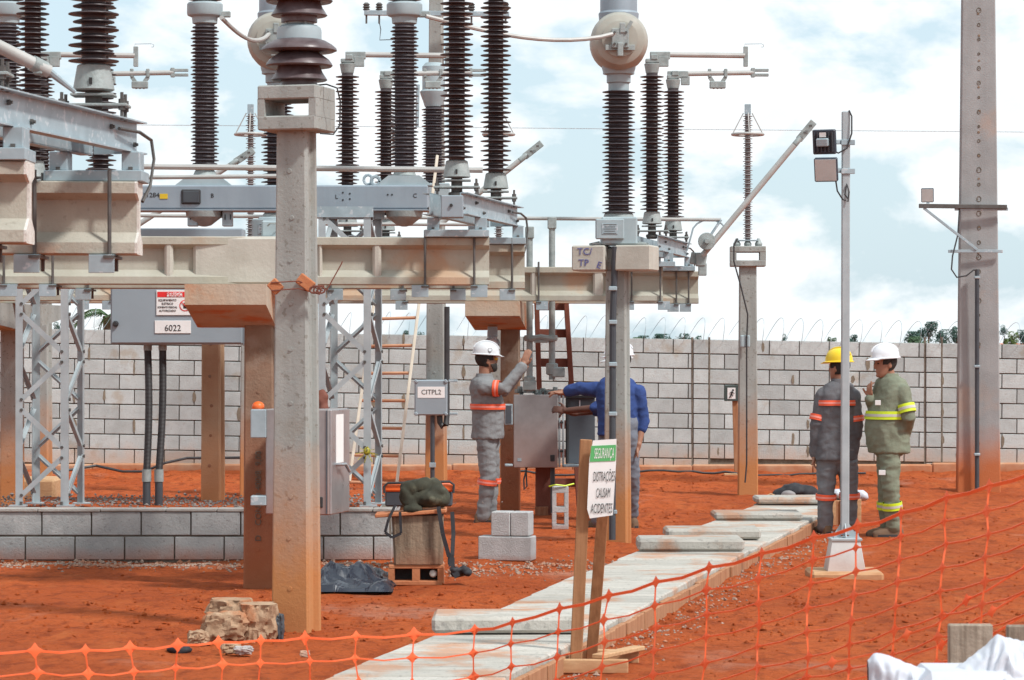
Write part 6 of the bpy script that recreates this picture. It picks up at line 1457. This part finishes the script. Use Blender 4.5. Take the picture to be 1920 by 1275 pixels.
# --- man in grey at the open cabinet (faces right)
d = 27.9
q = lambda x, y, dd=0: at(x, y, d+dd)
f = Vector((.97,.22,0)); lk = Vector((.93,.36,.06))
secs = [(q(908,706),.085,.075),(q(905,713),.16,.11),(q(908,730),.205,.135),(q(914,750),.205,.150),(q(915,775),.195,.148),(q(915,800),.195,.150),(q(914,822),.20,.152)]
near = [q(906,727,-.19), q(946,729,-.23), q(979,688,-.16)]
far = [q(908,727,.19), q(944,733,.20), q(972,700,.12)]
leg1 = [q(912,826,-.09), q(915,895,-.10), q(906,968,-.08)]; leg2 = [q(918,826,.10), q(922,892,.12), q(917,960,.14)]
P, s, f, ar, LR, h = person('bearded person in grey suit with orange bands, reaching up to the drive tube', d, (gx(908,d), d, 0), q(911,676,-.0), f, lk, secs, (near, far), (leg1, leg2), m_fab_grey, m_fab_grey, m_skin, mat('grey_hard_hat', (.62,.64,.66), (.58,.60,.62), rough=.35, bump=0), [(q(981,685,-.16), (.32,.1,.95), (.3,.95,0), .12, 1, False), (q(973,698,.12), (.35,.0,.95), (0,1,0), .4, 1, False)], 2, beard=.016, hat_tilt=-.12)
band_torso(P, secs, s, f, gzp(762,d), .055, m_orange, m_pinktape)
A, R = ar[0]; band_limb(P, A, R, .62, .06, m_orange, m_pinktape); A, R = ar[1]; band_limb(P, A, R, .6, .06, m_orange, m_pinktape)
for Lg in (leg1, leg2): band_limb(P, Lg, LR, 1.12, .055, m_orange, m_pinktape, .022)
for Lg in (leg1, leg2): boot(P, Lg[2], Vector((1,.1,0)))
hc = q(911,676); hs = lk.normalized().cross(UP)
b = MB(); 
for sg in (-1, 1): b.ell(hc+lk*.092+hs.normalized()*(sg*.034)+UP*.012, (.024,.016,.017))
part(b, 'safety_glasses', m_lens, P)
b = MB(); c = hc+UP*.105+hs.normalized()*.112; b.lathe([(.022,0),(.022,.004)], c, 14, Matrix((Vector((1,0,0)), Vector((0,.35,.94)), hs.normalized())).transposed()); part(b, 'hat_badge', m_dark_cast, P)
b = MB(); b.lathe([(.017,0),(.017,.0055)], c, 14, Matrix((Vector((1,0,0)), Vector((0,.35,.94)), hs.normalized())).transposed()); part(b, 'badge_face', m_whiteplastic, P)
# --- man in the blue shirt (back to us, behind the transformer pole)
d = 27.1
f = Vector((-.45,.89,0)); lk = Vector((-.93,.36,-.05))
secs = [(q(1156,706),.09,.075),(q(1157,713),.17,.10),(q(1160,730),.225,.125),(q(1161,755),.225,.135),(q(1160,785),.205,.135),(q(1160,815),.205,.138)]
left = [q(1122,730,.02), q(1088,728,.10), q(1058,735,.16)]; right = [q(1196,733,0), q(1206,790,.02), q(1196,838,-.05)]
leg1 = [q(1140,818,.05), q(1130,895,.05), q(1122,975,.02)]; leg2 = [q(1178,818,-.02), q(1184,890,.03), q(1183,965,.22)]
P, s, f, ar, LR, h = person('person in a blue shirt, jeans and white hard hat, partly hidden by the transformer pole', d, (gx(1158,d), d, 0), q(1163,678,.02), f, lk, secs, (left, right), (leg1, leg2), m_fab_blue, m_jeans, m_skin, m_whiteplastic, [(q(1058,735,.16), (-1,.2,-.05), (0,.3,-1), .35, -1, True), (q(1196,838,-.05), (-.3,.1,-1), (-1,0,.1), .45, 1, False)], 5, sleeves=(.80,.30))
for Lg in (leg1, leg2): boot(P, Lg[2], Vector((-.6,.8,0)))
# --- worker hidden behind him, one bare forearm reaching into the cabinet
d = 28.2
f = Vector((-1,.1,0)); lk = Vector((-1,.1,-.1))
secs = [(q(1158,712),.09,.075),(q(1160,718),.16,.10),(q(1160,735),.19,.125),(q(1160,760),.19,.13),(q(1160,815),.19,.135)]
left = [q(1158,738,-.17), q(1120,765,-.20), q(1062,770,-.10)]; right = [q(1160,738,.18), q(1120,770,.2), q(1075,775,.15)]
leg1 = [q(1156,818,-.05), q(1150,890,-.05), q(1156,958,0)]; leg2 = [q(1162,818,.08), q(1158,890,.08), q(1162,955,.1)]
P, s, f, ar, LR, h = person('person almost hidden behind the blue shirt, one bare dark forearm in the open cabinet', d, (gx(1160,d), d, 0), q(1161,684), f, lk, secs, (left, right), (leg1, leg2), m_fab_blue, m_jeans, m_skin_d, m_whiteplastic, [(q(1062,770,-.10), (-1,.1,.15), (0,.8,-.4), .4, 1, False), (q(1075,775,.15), (-1,0,.1), (0,0,-1), .5, 1, False)], 7, sleeves=(.1,.1))
for Lg in (leg1, leg2): boot(P, Lg[2], Vector((-1,.1,0)))
# --- worker with yellow hard hat seen from behind
d = 26.4
f = Vector((-.25,.97,0)); lk = Vector((-.72,.68,-.02))
secs = [(q(1574,716),.085,.075),(q(1573,722),.13,.10),(q(1571,737),.172,.115),(q(1570,762),.178,.122),(q(1570,795),.178,.122),(q(1569,825),.185,.130),(q(1568,862),.195,.135)]
left = [q(1544,740,.0), q(1531,797,-.02), q(1528,850,.02)]; right = [q(1599,742,0), q(1606,798,.0), q(1599,848,.02)]
leg1 = [q(1551,866,0), q(1549,928,-.03), q(1547,990,.0)]; leg2 = [q(1588,866,0), q(1593,926,.02), q(1592,985,.05)]
P, s, f, ar, LR, h = person('person in dark grey suit with yellow hard hat, back turned, behind the lamp post', d, (gx(1570,d), d, 0), q(1574,690,0), f, lk, secs, (left, right), (leg1, leg2), m_fab_dgrey, mat('mid_grey_cloth', (.20,.20,.21), (.15,.15,.16), scale=9, rough=.95, bump=.4, bscale=40, spec=.1), m_skin, m_yellow, [(q(1526,852,.02), (0,.1,-1), (1,0,0), .4, -1, False), (q(1602,850,.02), (-.1,.1,-1), (-1,0,0), .4, 1, False)], 9)
band_torso(P, secs, s, f, gzp(755,d), .05, m_orange, m_pinktape)
for A, R in ar: band_limb(P, A, R, .76, .055, m_orange, m_pinktape)
for Lg in (leg1, leg2): band_limb(P, Lg, LR, 1.05, .055, m_orange, m_pinktape, .022); boot(P, Lg[2], Vector((-.3,1,0)))
# --- man in sage green (faces left)
d = 26.1
f = Vector((-.93,-.36,0)); lk = Vector((-.95,-.28,-.06))
secs = [(q(1668,706),.085,.08),(q(1670,713),.16,.11),(q(1672,730),.20,.145),(q(1670,752),.205,.165),(q(1666,775),.20,.18),(q(1663,800),.20,.19),(q(1664,825),.20,.185),(q(1667,849),.205,.178)]
near = [q(1692,733,-.15), q(1704,783,-.20), q(1694,822,.04)]; far = [q(1650,733,.16), q(1640,772,.16), q(1632,748,-.02)]
leg1 = [q(1668,852,-.10), q(1670,915,-.14), q(1676,988,-.10)]; leg2 = [q(1664,852,.09), q(1662,915,.08), q(1664,985,.12)]
P, s, f, ar, LR, h = person('person in sage green suit with lime bands, gesturing with a raised hand', d, (gx(1668,d), d, 0), q(1661,683,-.02), f, lk, secs, (near, far), (leg1, leg2), m_fab_green, m_fab_green, m_skin, m_whiteplastic, [(q(1695,824,.04), (.35,.5,-.8), (0,1,0), .5, 1, False), (q(1632,746,-.02), (-.15,-.2,1), (.8,.5,0), .55, -1, True)], 12)
band_torso(P, secs, s, f, gzp(778,d), .075, m_lime, m_silver, .02)
A, R = ar[0]; band_limb(P, A, R, .66, .08, m_lime, m_silver, .019); A, R = ar[1]; band_limb(P, A, R, .6, .08, m_lime, m_silver, .019)
for Lg in (leg1, leg2): band_limb(P, Lg, LR, 1.46, .07, m_lime, m_silver, .022); boot(P, Lg[2], Vector((-1,-.1,0)))
def on_cloth(px, py, w, h_, name, m):
    dd = None
    b = MB(); b.box(q(px, py, -.215), (w, .012, h_), .002, Matrix.Rotation(rad(-12), 3, 'Z')); part(b, name, m, P)
on_cloth(1646, 755, .05, .045, 'chest_label', m_white)
b = MB(); b.box(q(1654, 886, -.21), (.06,.012,.045), .002, Matrix.Rotation(rad(-14), 3, 'Z')); part(b, 'thigh_label', m_white, P)
bpy.data.scenes.remove(TMP)
